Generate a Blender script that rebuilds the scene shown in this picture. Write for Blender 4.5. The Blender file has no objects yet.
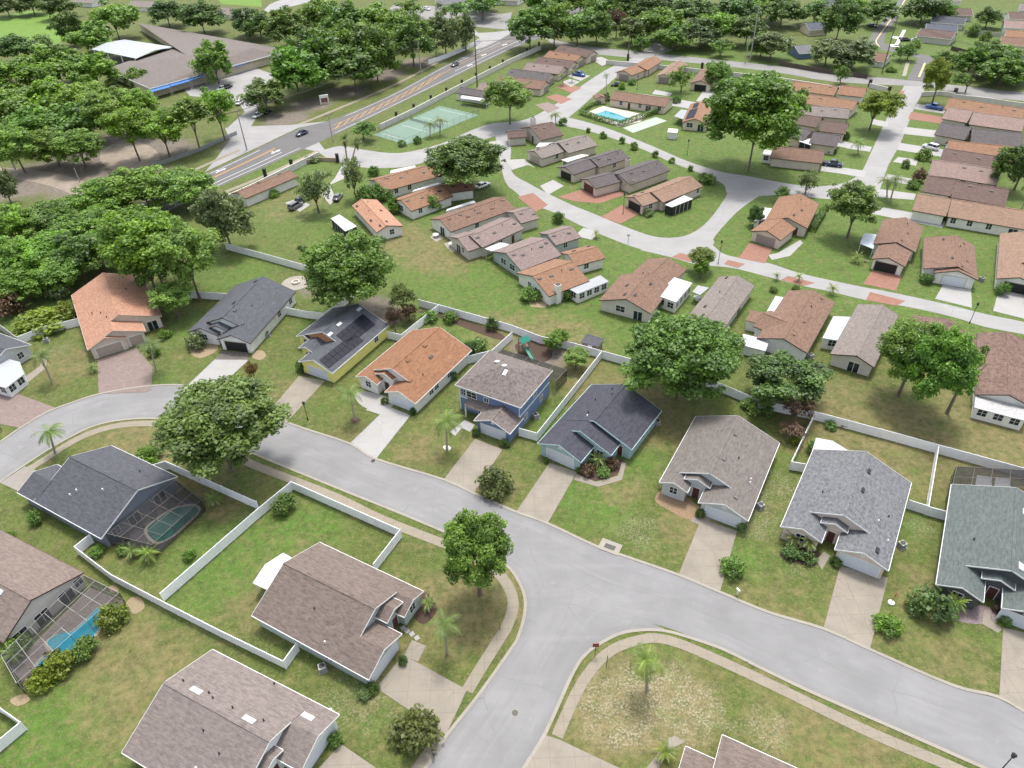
import bpy, math, random
import numpy as np
from mathutils import Vector, Matrix
random.seed(7); RNG = np.random.default_rng(7)
SC = bpy.context.scene; COL = SC.collection
W_, H_, F_, CAMH = 1024, 768, 711.0, 80.0
PITCH, ROLL = math.radians(38.5), math.radians(2.0)
cr, sr = math.cos(ROLL), math.sin(ROLL)
FWD = np.array([0, math.cos(PITCH), -math.sin(PITCH)]); DWN = np.array([0, -math.sin(PITCH), -math.cos(PITCH)]); RGT = np.array([1.0, 0, 0])
CX = cr*RGT + sr*DWN; CD = -sr*RGT + cr*DWN
CAM = np.array([0, 0, CAMH])
def P(px, py, z=0.0):
    """the point at height z that the photograph shows at pixel px, py"""
    d = FWD*F_ + CX*(px-512) + CD*(py-384)
    t = (z-CAMH)/d[2]
    p = CAM + d*t
    return Vector((p[0], p[1], z))
def depth(p): return float(np.dot(np.array(p)-CAM, FWD))
def proj(p):
    v = np.array(p)-CAM; w = np.dot(v, FWD)
    return 512+F_*np.dot(v, CX)/w, 384+F_*np.dot(v, CD)/w
T64 = dict(a=(230,120),b=(350,150),c=(480,80),d=(440,20),e=(560,30),f=(480,190),g=(590,150),h=(720,150),i=(750,60),j=(864,60),k=(864,130),
  l=(864,220),m=(760,270),n=(590,240),o=(864,320),p=(864,0),H1=(60,260),H2=(180,260),H3=(280,290),H5=(430,330),H6=(540,370),H7=(650,410),
  H8=(770,440),H10=(320,570),H10b=(230,540),H13=(240,648),H12=(0,550),H11=(90,460),H4=(340,340))
T85 = dict(H9=(904,460),H9b=(904,540),H15=(0,310))
def q(tile, x, y):
    """reading of an enlarged crop -> photograph pixel"""
    if isinstance(tile, tuple): return tile[0]+x/4, tile[1]+y/4
    if tile in T64: o = T64[tile]; return o[0]+x/6.4, o[1]+y/6.4
    if tile == 'F': return x, y
    o = T85[tile]; return o[0]+x*120/1024, o[1]+y*120/1024
def qs(tile, s): return [q(tile, *map(float, a.split(','))) for a in s.split()]
# ------------------------------------------------------------------ meshes
class MB:
    def __init__(s): s.v = []; s.f = []; s.M = Matrix.Identity(4)
    def add(s, vs, fs):
        n = len(s.v); s.v += [tuple(s.M @ Vector(v)) for v in vs]; s.f += [tuple(i+n for i in f) for f in fs]
    def box(s, x0, x1, y0, y1, z0, z1):
        s.add([(x0,y0,z0),(x1,y0,z0),(x1,y1,z0),(x0,y1,z0),(x0,y0,z1),(x1,y0,z1),(x1,y1,z1),(x0,y1,z1)],
              [(3,2,1,0),(4,5,6,7),(0,1,5,4),(1,2,6,5),(2,3,7,6),(3,0,4,7)])
    def prism(s, pts, z0, z1):
        n = len(pts); s.add([(p[0],p[1],z0) for p in pts]+[(p[0],p[1],z1) for p in pts],
            [tuple(range(n-1,-1,-1)), tuple(range(n,2*n))]+[(k,(k+1)%n,n+(k+1)%n,n+k) for k in range(n)])
    def sheet(s, pts, z): s.add([(p[0],p[1],z) for p in pts], [tuple(range(len(pts)))])
    def slab(s, a, b, c, d, t):
        vs = [Vector(a),Vector(b),Vector(c),Vector(d)]; vs += [v-Vector((0,0,t)) for v in vs]
        s.add(vs, [(0,1,2,3),(7,6,5,4),(0,4,5,1),(1,5,6,2),(2,6,7,3),(3,7,4,0)])
    def tube(s, p0, p1, r0, r1=None, n=6):
        r1 = r0 if r1 is None else r1; p0 = Vector(p0); p1 = Vector(p1); d = (p1-p0).normalized()
        u = d.orthogonal().normalized(); w = d.cross(u); vs = []
        for p, r in ((p0,r0),(p1,r1)):
            for k in range(n):
                a = 2*math.pi*k/n; vs.append(p+u*math.cos(a)*r+w*math.sin(a)*r)
        s.add(vs, [(k,(k+1)%n,n+(k+1)%n,n+k) for k in range(n)]+[tuple(range(n-1,-1,-1)), tuple(range(n,2*n))])
    def lathe(s, prof, n=10, c=(0,0,0)):
        vs = []
        for r, z in prof:
            for k in range(n):
                a = 2*math.pi*k/n; vs.append((c[0]+r*math.cos(a), c[1]+r*math.sin(a), c[2]+z))
        fs = [(i*n+k, i*n+(k+1)%n, (i+1)*n+(k+1)%n, (i+1)*n+k) for i in range(len(prof)-1) for k in range(n)]
        fs += [tuple(range(n-1,-1,-1)), tuple((len(prof)-1)*n+k for k in range(n))]
        s.add(vs, fs)
    def build(s, name, mat, parent=None, smooth=False):
        me = bpy.data.meshes.new(name); me.from_pydata(s.v, [], s.f); me.update()
        return link(name, me, mat, parent, smooth)
def link(name, me, mat=None, parent=None, smooth=False):
    if mat is not None and not me.materials: me.materials.append(mat)
    if smooth: me.polygons.foreach_set('use_smooth', [True]*len(me.polygons))
    o = bpy.data.objects.new(name, me); COL.objects.link(o)
    if parent: o.parent = parent
    return o
def tag(o, label, cat, group=None):
    o['label'] = label; o['category'] = cat
    if group: o['group'] = group
    return o
def empty(name, loc, rz=0):
    o = bpy.data.objects.new(name, None); COL.objects.link(o); o.location = loc; o.rotation_euler = (0,0,rz); o.empty_display_size = .3; return o
def thing(name, label, cat, loc, rz=0, group=None): return tag(empty(name, loc, rz), label, cat, group)
def struct(o): o['kind'] = 'structure'; return o
def smooth(pts, n=5, closed=False):
    """Catmull-Rom through 2D points"""
    pts = [Vector((p[0],p[1])) for p in pts]; N = len(pts); out = []
    for i in range(N if closed else N-1):
        g = (lambda k: pts[k % N]) if closed else (lambda k: pts[max(0,min(N-1,k))])
        p0,p1,p2,p3 = g(i-1),g(i),g(i+1),g(i+2)
        for k in range(n):
            t = k/n
            out.append(.5*((2*p1)+(p2-p0)*t+(2*p0-5*p1+4*p2-p3)*t*t+(3*p1-p0-3*p2+p3)*t**3))
    if not closed: out.append(pts[-1])
    return out
def offset(pl, d):
    out = []
    for i, p in enumerate(pl):
        a = pl[max(0,i-1)]; b = pl[min(len(pl)-1,i+1)]; t = (Vector(b[:2])-Vector(a[:2]))
        t = t.normalized() if t.length > 1e-6 else Vector((1,0)); out.append(Vector((p[0],p[1]))+Vector((-t.y,t.x))*d)
    return out
def G2(pts): return [P(x,y).xy for x,y in pts]
# ------------------------------------------------------------------ materials
class N:
    def __init__(s, name):
        s.m = bpy.data.materials.new(name); s.m.use_nodes = True; s.t = s.m.node_tree; s.b = s.t.nodes['Principled BSDF']; s.out = s.t.nodes['Material Output']
        s.b.inputs['Roughness'].default_value = .8
    def n(s, typ, ins=None, **kw):
        nd = s.t.nodes.new(typ)
        for k, v in kw.items(): setattr(nd, k, v)
        for k, v in (ins or {}).items():
            if isinstance(v, bpy.types.NodeSocket): s.t.links.new(v, nd.inputs[k])
            else: nd.inputs[k].default_value = v
        return nd
    def coord(s, kind='Object', scale=(1,1,1), rot=0):
        tc = s.n('ShaderNodeTexCoord'); mp = s.n('ShaderNodeMapping', {'Vector': tc.outputs[kind], 'Scale': scale, 'Rotation': (0,0,rot)}); return mp.outputs[0]
    def pos(s): return s.n('ShaderNodeNewGeometry').outputs['Position']
    def noise(s, vec, scale, detail=3, rough=.55): return s.n('ShaderNodeTexNoise', {'Vector': vec, 'Scale': scale, 'Detail': detail, 'Roughness': rough}).outputs['Fac']
    def ramp(s, fac, stops):
        r = s.n('ShaderNodeValToRGB', {'Fac': fac}); e = r.color_ramp.elements
        while len(e) < len(stops): e.new(.5)
        for el, (p, c) in zip(e, stops): el.position = p; el.color = (*c, 1) if len(c) == 3 else c
        return r.outputs['Color']
    def rng(s, fac, a, b, c=0, d=1): return s.n('ShaderNodeMapRange', {'Value': fac, 'From Min': a, 'From Max': b, 'To Min': c, 'To Max': d}).outputs[0]
    def mix(s, fac, a, b, blend='MIX'):
        m = s.n('ShaderNodeMix', data_type='RGBA', blend_type=blend)
        for k, v in ((0,fac),(6,a),(7,b)):
            if isinstance(v, bpy.types.NodeSocket): s.t.links.new(v, m.inputs[k])
            else: m.inputs[k].default_value = (*v,1) if isinstance(v, tuple) and len(v) == 3 else v
        return m.outputs[2]
    def math(s, op, a, b=0.0):
        m = s.n('ShaderNodeMath', operation=op)
        for k, v in ((0,a),(1,b)):
            if isinstance(v, bpy.types.NodeSocket): s.t.links.new(v, m.inputs[k])
            else: m.inputs[k].default_value = v
        return m.outputs[0]
    def col(s, c):
        if isinstance(c, bpy.types.NodeSocket): s.t.links.new(c, s.b.inputs['Base Color'])
        else: s.b.inputs['Base Color'].default_value = (*c,1)
        return s
    def bump(s, h, strength=.3, dist=.05):
        b = s.n('ShaderNodeBump', {'Height': h, 'Strength': strength, 'Distance': dist}); s.t.links.new(b.outputs[0], s.b.inputs['Normal']); return s
def lin(r, g, b):
    f = lambda c: (c/12.92 if c <= .04045 else ((c+.055)/1.055)**2.4); return (f(r/255), f(g/255), f(b/255))
def sc(c, k): return tuple(x*k for x in c)
MAT = {}
def plain(name, c, rough=.6, metal=0, var=.12, scale=3):
    if name in MAT: return MAT[name]
    n = N(name); f = n.noise(n.pos(), scale, 4, .6); n.col(n.ramp(f, [(.3, sc(c,1-var)), (.7, sc(c,1+var))]))
    n.b.inputs['Roughness'].default_value = rough; n.b.inputs['Metallic'].default_value = metal; MAT[name] = n.m; return n.m
def shingle(name, c, c2=None, contrast=.3, sx=3.4, sy=1.15):
    if name in MAT: return MAT[name]
    n = N(name); v = n.coord('Object'); c2 = c2 or sc(c, 1-contrast)
    f1 = n.noise(n.coord('Object', (sx,sy,sx)), 1.0, 2, .6)
    f2 = n.noise(n.coord('Object', (2.2,.8,2.2)), 1.0, 3, .6)
    f3 = n.noise(v, .22, 3, .6)
    ff = n.noise(n.coord('Object', (9,3.4,9)), 1.0, 2, .7); f1 = n.math('ADD', n.math('MULTIPLY', f1, .62), n.math('MULTIPLY', ff, .38))
    a = n.ramp(f1, [(.36, sc(c2,.82)), (.5, c), (.63, sc(c,1.32))])
    b = n.mix(n.rng(f2,.35,.7,0,.42), a, c2)
    st = n.noise(n.coord('Object', (.25,2.2,.25)), 1.0, 3, .6)      # weather streaks that run down the slope
    d = n.mix(n.rng(st,.5,.75,0,.3), b, sc(c,.66))
    e = n.mix(n.rng(f3,.35,.75,0,.25), d, sc(c,1.22))
    wv = n.n('ShaderNodeTexWave', {'Vector': n.coord('Object'), 'Scale': 1.15, 'Distortion': .4, 'Detail': 1.0}, bands_direction='X', wave_profile='SAW').outputs['Fac']
    e = n.mix(n.rng(wv,.8,1.0,0,.45), e, sc(c2,.7))
    n.col(e); n.bump(n.math('ADD', f1, wv), .5, .03); n.b.inputs['Roughness'].default_value = .9
    MAT[name] = n.m; return n.m
def stucco(name, c):
    if name in MAT: return MAT[name]
    n = N(name); v = n.coord('Object'); f = n.noise(v, .8, 4, .6); g = n.noise(n.coord('Object',(1.5,1.5,.35)), 1.0, 3)
    a = n.ramp(f, [(.3, sc(c,.9)), (.7, sc(c,1.05))]); n.col(n.mix(n.rng(g,.55,.8,0,.3), a, sc(c,.72))); n.bump(n.noise(v, 14, 3), .15, .02)
    MAT[name] = n.m; return n.m
def siding(name, c):
    if name in MAT: return MAT[name]
    n = N(name); w = n.n('ShaderNodeTexWave', {'Vector': n.coord('Object'), 'Scale': 1.6}, bands_direction='Z', wave_profile='SAW').outputs['Fac']
    f = n.noise(n.coord('Object'), .7, 3); a = n.ramp(f, [(.3, sc(c,.92)),(.7, sc(c,1.05))]); n.col(n.mix(n.rng(w,.8,1,0,.4), a, sc(c,.6))); n.bump(w,.4,.02)
    MAT[name] = n.m; return n.m
def concrete(name, c, joint=2.6, jdark=.35, stain=.35, var=.1):
    if name in MAT: return MAT[name]
    n = N(name); v = n.pos(); f = n.noise(v, .45, 5, .62); g = n.noise(v, 6, 3, .7); h = n.noise(v, .12, 4, .6)
    a = n.ramp(f, [(.3, sc(c,1-var)), (.55, c), (.75, sc(c,1+var*.6))]); a = n.mix(n.rng(g,.4,.75,0,.22), a, sc(c,.72))
    a = n.mix(n.rng(h,.55,.75,0,stain), a, sc(c,.6))
    cr_ = n.n('ShaderNodeTexVoronoi', {'Vector': n.n('ShaderNodeVectorMath', {0: v, 1: n.n('ShaderNodeTexNoise', {'Vector': v, 'Scale': .8, 'Detail': 3.0}).outputs['Color']}, operation='ADD').outputs[0], 'Scale': .16}, feature='DISTANCE_TO_EDGE').outputs['Distance']
    a = n.mix(n.math('MULTIPLY', n.rng(cr_, .0, .006, 1, 0), n.rng(f,.42,.55,0,.6)), a, sc(c,.4))
    if joint:
        br = n.n('ShaderNodeTexBrick', {'Vector': n.coord('Object'), 'Color1': (0,0,0,1), 'Color2': (0,0,0,1), 'Mortar': (1,1,1,1), 'Scale': 1.0, 'Mortar Size': .035, 'Mortar Smooth': .5, 'Brick Width': joint, 'Row Height': joint}, offset=0.0).outputs['Fac']
        a = n.mix(n.math('MULTIPLY', br, jdark), a, sc(c,.45))
    n.col(a); n.bump(g,.2,.02); n.b.inputs['Roughness'].default_value = .85; MAT[name] = n.m; return n.m
def pavers(name, c):
    if name in MAT: return MAT[name]
    n = N(name); br = n.n('ShaderNodeTexBrick', {'Vector': n.coord('Object'), 'Color1': (*sc(c,.85),1), 'Color2': (*sc(c,1.15),1), 'Mortar': (*sc(c,.6),1), 'Scale': 1.0, 'Mortar Size': .02, 'Brick Width': .45, 'Row Height': .25})
    f = n.noise(n.pos(), .6, 4, .6); n.col(n.mix(n.rng(f,.4,.7,0,.5), br.outputs['Color'], sc(c,.72))); MAT[name] = n.m; return n.m
def glassm(name='window_glass', c=(.012,.015,.02)):
    if name in MAT: return MAT[name]
    n = N(name); f = n.noise(n.pos(), .7, 2); n.col(n.ramp(f, [(.35,c),(.65,sc(c,3.0))])); n.b.inputs['Roughness'].default_value = .08; MAT[name] = n.m; return n.m
def asphalt(name, c, patch=.14, lanes=False):
    if name in MAT: return MAT[name]
    n = N(name); v = n.pos(); f = n.noise(v, .16, 5, .6); g = n.noise(v, 9, 3, .7); k = n.noise(n.n('ShaderNodeMapping', {'Vector': v, 'Rotation': (0,0,.42), 'Scale': (.05,.5,1)}).outputs[0], 1.0, 4, .6)
    a = n.ramp(f, [(.3, sc(c,1-patch)), (.55, c), (.72, sc(c,1+patch*.7))]); a = n.mix(n.rng(g,.4,.8,0,.25), a, sc(c,.75))
    a = n.mix(n.rng(k,.52,.72,0,.28), a, sc(c,1.28)); w = n.noise(v, .55, 2, .5); a = n.mix(n.rng(w,.68,.74,0,.35), a, sc(c,1.3)); dk = n.noise(v, .3, 5, .7); a = n.mix(n.rng(dk,.62,.78,0,.3), a, sc(c,.62))
    cv = n.n('ShaderNodeVectorMath', {0: v, 1: n.n('ShaderNodeTexNoise', {'Vector': v, 'Scale': .5, 'Detail': 4.0}).outputs['Color']}, operation='ADD').outputs[0]
    cr_ = n.n('ShaderNodeTexVoronoi', {'Vector': cv, 'Scale': .09}, feature='DISTANCE_TO_EDGE').outputs['Distance']
    a = n.mix(n.math('MULTIPLY', n.rng(cr_,0,.006,1,0), n.rng(f,.45,.6,0,.45)), a, sc(c,.45))
    if lanes:                                              # wheel tracks, seams and drips that run with the road
        ac = n.n('ShaderNodeAttribute', attribute_name='across').outputs['Fac']; al = n.n('ShaderNodeAttribute', attribute_name='along').outputs['Fac']
        uv = n.n('ShaderNodeCombineXYZ', {0: n.math('MULTIPLY', ac, 9.0), 1: n.math('MULTIPLY', al, .07), 2: 0.0}).outputs[0]; s1 = n.noise(uv, 1.0, 5, .65)
        a = n.mix(n.rng(s1,.5,.66,0,.3), a, sc(c,.74)); a = n.mix(n.rng(s1,.44,.32,0,.3), a, sc(c,1.22))
        a = n.mix(n.rng(n.math('ABSOLUTE', n.math('SUBTRACT', ac, .5)), .0, .012, .22, 0), a, sc(c,.6)); a = n.mix(n.rng(n.math('ABSOLUTE', n.math('SUBTRACT', ac, .5)), .4, .5, 0, .28), a, sc(c,.68))
        pt = n.n('ShaderNodeTexVoronoi', {'Vector': n.n('ShaderNodeCombineXYZ', {0: n.math('MULTIPLY', ac, 2.0), 1: n.math('MULTIPLY', al, .11), 2: 0.0}).outputs[0], 'Scale': 1.0}, distance='CHEBYCHEV').outputs['Color']
        a = n.mix(n.rng(n.n('ShaderNodeSeparateColor', {0: pt}).outputs[0], .78, .8, 0, .16), a, sc(c,.72))
    n.col(a); n.bump(g,.25,.02); n.b.inputs['Roughness'].default_value = .88; MAT[name] = n.m; return n.m
def leafm(name, dark, light, trans=.38, var=.2):
    if name in MAT: return MAT[name]
    n = N(name); at = n.n('ShaderNodeAttribute', attribute_name='tone').outputs['Fac']; oi = n.n('ShaderNodeObjectInfo').outputs['Random']
    a = n.ramp(at, [(0,dark),(.55,tuple((x+y)/2 for x,y in zip(dark,light))),(1,light)])
    hs = n.n('ShaderNodeHueSaturation', {'Color': a, 'Hue': n.rng(oi,0,1,.485,.512), 'Saturation': n.rng(n.math('FRACT', n.math('MULTIPLY', oi, 7.3)),0,1,.95,1.1), 'Value': n.rng(n.math('FRACT', n.math('MULTIPLY', oi, 13.7)),0,1,1-var,1+var)}).outputs[0]
    n.col(hs); n.b.inputs['Roughness'].default_value = .5
    tr = n.n('ShaderNodeBsdfTranslucent', {'Color': n.mix(1.0, hs, (1.15,1.25,.6), 'MULTIPLY')}); mx = n.n('ShaderNodeMixShader', {0: trans, 1: n.b.outputs[0], 2: tr.outputs[0]})
    n.t.links.new(mx.outputs[0], n.out.inputs['Surface']); MAT[name] = n.m; return n.m
def screenm(name, op=.45, c=(.02,.02,.022)):
    if name in MAT: return MAT[name]
    n = N(name); n.col(c); t = n.n('ShaderNodeBsdfTransparent'); mx = n.n('ShaderNodeMixShader', {0: op, 1: t.outputs[0], 2: n.b.outputs[0]}); n.t.links.new(mx.outputs[0], n.out.inputs['Surface']); MAT[name] = n.m; return n.m
def waterm(name, c):
    if name in MAT: return MAT[name]
    n = N(name); f = n.noise(n.pos(), .5, 3); n.col(n.ramp(f, [(.3,sc(c,.8)),(.7,sc(c,1.25))])); n.b.inputs['Roughness'].default_value = .06; n.bump(n.noise(n.pos(), 2.5, 3), .12, .05); MAT[name] = n.m; return n.m
WHITE = plain('white_paint', (.74,.75,.75), .55, var=.05); VINYL = plain('white_vinyl', (.87,.87,.89), .45, var=.06, scale=1.2)
BROWNT = plain('brown_trim', (.07,.045,.035), .6); DARK = plain('dark_metal', (.02,.02,.022), .5); GREYM = plain('grey_metal', (.3,.31,.32), .4, .3)
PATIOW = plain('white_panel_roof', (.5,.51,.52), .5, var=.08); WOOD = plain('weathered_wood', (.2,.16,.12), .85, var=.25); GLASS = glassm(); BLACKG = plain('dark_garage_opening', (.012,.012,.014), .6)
BARK = plain('bark', (.16,.13,.1), .95, var=.3, scale=5); PBARK = plain('palm_bark', (.33,.29,.24), .95, var=.25, scale=6)
MULCH = plain('mulch', (.07,.045,.032), 1, var=.4, scale=7); SAND = plain('sand_bed', (.27,.21,.13), 1, var=.2, scale=4)
# ------------------------------------------------------------------ camera, sun, sky
cam = bpy.data.objects.new('camera', bpy.data.cameras.new('camera')); COL.objects.link(cam); SC.camera = cam
cam.data.sensor_width = 36; cam.data.lens = F_/W_*36; cam.data.clip_end = 20000; cam.data.clip_start = 1
cam.matrix_world = Matrix(((CX[0],-CD[0],-FWD[0],0),(CX[1],-CD[1],-FWD[1],0),(CX[2],-CD[2],-FWD[2],CAMH),(0,0,0,1)))
SUN_EL, SUN_AZ = math.radians(70), math.radians(14)      # azimuth from +Y towards +X of the place the light comes from
wd = bpy.data.worlds.new('World'); SC.world = wd; wd.use_nodes = True; wt = wd.node_tree
sky = wt.nodes.new('ShaderNodeTexSky'); sky.sky_type = 'NISHITA'; sky.sun_disc = False; sky.sun_elevation = SUN_EL; sky.sun_rotation = SUN_AZ; sky.dust_density = 4.0; sky.air_density = 1.0
hs_ = wt.nodes.new('ShaderNodeHueSaturation'); hs_.inputs['Saturation'].default_value = .45; wt.links.new(sky.outputs[0], hs_.inputs['Color']); wt.links.new(hs_.outputs[0], wt.nodes['Background'].inputs[0]); wt.nodes['Background'].inputs[1].default_value = .15
sl = bpy.data.lights.new('sun', 'SUN'); sl.energy = 1.5; sl.angle = math.radians(10); sl.color = (1,.96,.9); so = bpy.data.objects.new('sun', sl); COL.objects.link(so)
so.rotation_euler = Vector((math.sin(SUN_AZ)*math.cos(SUN_EL), math.cos(SUN_AZ)*math.cos(SUN_EL), math.sin(SUN_EL))).to_track_quat('Z','Y').to_euler(); so.location = (0,100,150)
vs_ = SC.view_settings; vs_.view_transform = 'Standard'; vs_.look = 'None'; vs_.exposure = .98; vs_.gamma = 1
SC.cycles.max_bounces = 6; SC.cycles.transparent_max_bounces = 12; SC.cycles.use_denoising = True
# ------------------------------------------------------------------ the ground sheet
SPOTS = dict(
 lush=[(595,500,6,.8),(630,450,6,.7),(490,265,26,.75),(570,305,22,.85),(620,250,30,.8),(800,230,34,.85),(900,260,30,.85),(700,170,40,.85),(600,170,36,.85),(450,215,16,.7),(330,225,14,.5),(380,180,20,.7),(560,125,30,.8),(830,150,40,.8),(900,180,30,.8),(520,150,30,.8),(480,110,26,.7),(690,110,30,.8),(560,85,30,.8),(620,100,20,.8),(780,290,16,.8),(910,310,16,.7),(440,235,8,.7),(655,235,16,.8),(770,245,14,.8),(690,150,18,.8),(640,175,20,.8),(735,215,10,.8),(850,250,14,.7),(935,240,16,.7),(540,120,20,.9),
   (235,268,10,.9),(300,215,16,.5),(290,170,12,.8),(420,145,18,.6),(470,110,18,.6),(660,50,30,.9),(740,60,24,.9),(230,555,8,.7),(300,530,7,.7),(200,590,5,.6),(50,745,7,.8),(120,720,6,.5),(190,330,5,.8),(330,320,6,.8),(480,345,6,.8),(350,325,6,.5),
   (560,420,5,.7),(600,160,14,.8),(880,160,20,.9),(900,130,20,.9),(830,180,18,.9),(700,310,8,.7),(870,290,8,.7),(860,300,8,.7),(290,440,4,.3),(160,380,4,.5),(30,310,8,.8),(900,520,3.5,.6),(745,560,4,.5),(830,430,4,.5),(980,640,5,.3),(630,600,3,.0),(960,30,60,.6),(900,60,30,.8),(130,620,6,.3),(190,700,6,.3)],
 dry=[(640,702,6,.75),(610,718,5,.75),(675,700,5,.6),(480,612,5,.9),(440,598,4,.7),(500,580,4,.6),(165,436,6,.9),(130,442,5,.5),(440,255,8,.7),(650,415,8,.6),(690,525,3.5,.9),(620,490,3,.5),(500,485,4,.4),(420,450,4,.5),(545,345,10,.6),(870,435,12,.6),(995,450,12,.7),(350,445,5,.4),(470,455,4,.4),(150,690,7,.5),(120,650,5,.5),
   (780,625,5,.4),(930,590,4,.4),(290,205,10,.3),(400,240,8,.6),(410,670,4,.5),(640,620,3,.0),(800,740,5,.5),(860,755,5,.5),(610,395,6,.6),(500,330,6,.5),(290,395,4,.4),(65,365,6,.4),(100,420,5,.4),(590,385,5,.6),(575,360,5,.7),(200,480,4,.5),(225,505,3,.6),(300,560,4,.3),(260,600,5,.3),(960,660,5,.3),(850,620,5,.3),(760,650,4,.3)],
 pale=[(640,700,4.6,1),(612,716,3.6,1),(668,692,3.6,.9),(690,712,3.6,.9),(600,690,2.4,.8),(755,515,5,.5),(640,532,4,.45),(365,700,5,.4),(785,490,5,.45),(700,705,3,.6),(765,730,3,.6),(915,525,4,.35),(60,350,3,.3),(390,420,2,.2),(345,690,4,.4),(800,560,4,.3)],
 dirt=[(110,150,16,1),(135,150,12,1),(60,172,14,1),(30,180,14,1),(90,180,14,.9),(245,142,8,1),(285,118,8,1),(310,105,8,1),(345,92,8,1),(385,75,8,1),(420,62,8,1),(400,85,5,.3),(290,150,4,.2),(130,172,10,.8),(375,305,4,.9),(390,315,4,.8),(535,350,3,.9),(548,356,4,.9),(522,345,3,.8),(310,290,3,.7),(165,150,10,.9)])
def dens(lo, hi, step, far):
    a = list(np.arange(lo, hi, step)); s = step; x = hi; r = [hi]
    while x < far: s *= 1.5; x += s; r.append(x)
    s = step; x = lo; l = []
    while x > -far: s *= 1.5; x -= s; l.append(x)
    return np.array(sorted(l)+a+r)
gx = dens(-330, 330, 2.0, 4000); gy = dens(20, 470, 2.0, 4000)
X, Y = np.meshgrid(gx, gy); nx, ny = len(gx), len(gy)
gm = bpy.data.meshes.new('ground'); vv = np.stack([X.ravel(), Y.ravel(), np.zeros(X.size)], 1)
ii = (np.arange(ny-1)[:,None]*nx+np.arange(nx-1)[None,:]).ravel()
gm.from_pydata(vv.tolist(), [], np.stack([ii, ii+1, ii+nx+1, ii+nx], 1).tolist())
for key, lst in SPOTS.items():
    A = np.zeros(X.size)
    for px, py, r, am in lst:
        c = P(px,py); d = np.hypot(vv[:,0]-c.x, vv[:,1]-c.y)/r; A = np.maximum(A, am*np.clip(1.5-d, 0, 1))
    at = gm.attributes.new(key, 'FLOAT', 'POINT'); at.data.foreach_set('value', A.astype(np.float32))
g = N('lawn_grass'); v = g.pos()
n1 = g.noise(v, .11, 4, .6); n2 = g.noise(v, .9, 4, .7); n3 = g.noise(v, 3.6, 3, .75); n4 = g.noise(v, .35, 5, .65)
A = lambda k: g.n('ShaderNodeAttribute', attribute_name=k).outputs['Fac']
GREEN, LUSH, DRY, PALE, DIRT = (.082,.12,.017), (.066,.155,.013), (.21,.16,.075), (.36,.32,.235), (.2,.17,.135)
base = g.ramp(n1, [(.35, sc(GREEN,.85)), (.55, GREEN), (.7, (.14,.145,.036))])
def msk(attr, noi, gain=1.0): return g.n('ShaderNodeMapRange', {'Value': g.math('ADD', g.math('MULTIPLY', attr, gain), g.math('SUBTRACT', noi, .5)), 'From Min': .28, 'From Max': .72}).outputs[0]
c = g.mix(msk(A('lush'), g.math('MULTIPLY', n4, 1.3)), base, LUSH)
c = g.mix(g.math('MULTIPLY', msk(A('dry'), g.math('MULTIPLY', n4, 1.5)), .85), c, DRY)
c = g.mix(g.rng(g.noise(v, .22, 5, .7), .56, .72, 0, .5), c, DRY)
c = g.mix(g.rng(n2, .4, .64, 0, .65), c, sc(GREEN,.45)); c = g.mix(g.rng(g.noise(v, .42, 5, .7), .5, .66, 0, .45), c, sc(LUSH,.7)); c = g.mix(g.rng(g.noise(v, 1.5, 4, .75), .5, .68, 0, .5), c, (.2,.18,.075)); c = g.mix(g.rng(n3, .5, .64, 0, .6), c, (.2,.2,.07)); c = g.mix(g.math('MULTIPLY', g.rng(g.noise(v, 4.0, 4, .8), .5, .66, 0, .7), g.rng(g.noise(v, .4, 4, .7), .4, .62, .25, 1)), c, sc(GREEN,.4))
c = g.mix(g.math('MULTIPLY', g.rng(g.noise(v, .75, 6, .78), .52, .66), .5), c, (.19,.15,.075)); c = g.mix(g.rng(g.noise(v, .28, 7, .8), .52, .68, 0, .5), c, sc(GREEN,.42)); c = g.mix(g.rng(g.noise(v, 1.1, 6, .85), .53, .66, 0, .6), c, sc(GREEN,.38)); c = g.mix(g.math('MULTIPLY', g.rng(g.noise(v, .16, 6, .75), .54, .7), .45), c, LUSH)
pl = g.math('MULTIPLY', g.math('MULTIPLY', msk(A('pale'), g.math('MULTIPLY', g.noise(v, .3, 6, .75), 1.1)), g.rng(g.noise(v, 3.6, 4, .75), .47, .58)), g.rng(g.noise(v, .5, 3, .6), .35, .6, .3, 1))
c = g.mix(g.math('MULTIPLY', pl, .8), c, PALE)
c = g.mix(msk(A('dirt'), n4, 1.0), c, g.ramp(n2, [(.3, sc(DIRT,.55)), (.7, DIRT)]))
g.col(c); g.bump(g.math('ADD', n3, n2), .6, .12); g.b.inputs['Roughness'].default_value = .95
struct(link('ground', gm, g.m))
# ------------------------------------------------------------------ roads
ASPH = asphalt('pale_street_asphalt', (.217,.216,.216), .16, True); ASPV = asphalt('white_street_concrete', (.285,.28,.275), .12); ASPD = asphalt('grey_road_asphalt', (.125,.121,.122))
ASPF = asphalt('cross_road_asphalt', (.225,.22,.212))
CURB = concrete('curb_concrete', (.29,.268,.225), 3.0, .3); WALK = concrete('sidewalk_concrete', (.25,.218,.168), 1.5, .5, .3); DRIVE = concrete('driveway_concrete', (.25,.222,.18), 2.7, .45, .45, .16)
DRIVEW = concrete('white_driveway_concrete', (.33,.325,.315), 3.2, .3, .12, .06); DRIVEB = pavers('brown_pavers', (.225,.17,.15)); DRIVES = pavers('salmon_pavers', (.27,.13,.09)); DRIVED = concrete('slate_paver', (.25,.23,.2), 1.2, .5)
DRIVEX = plain('dark_stone_drive', (.12,.105,.095), .9, var=.35, scale=2)
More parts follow.
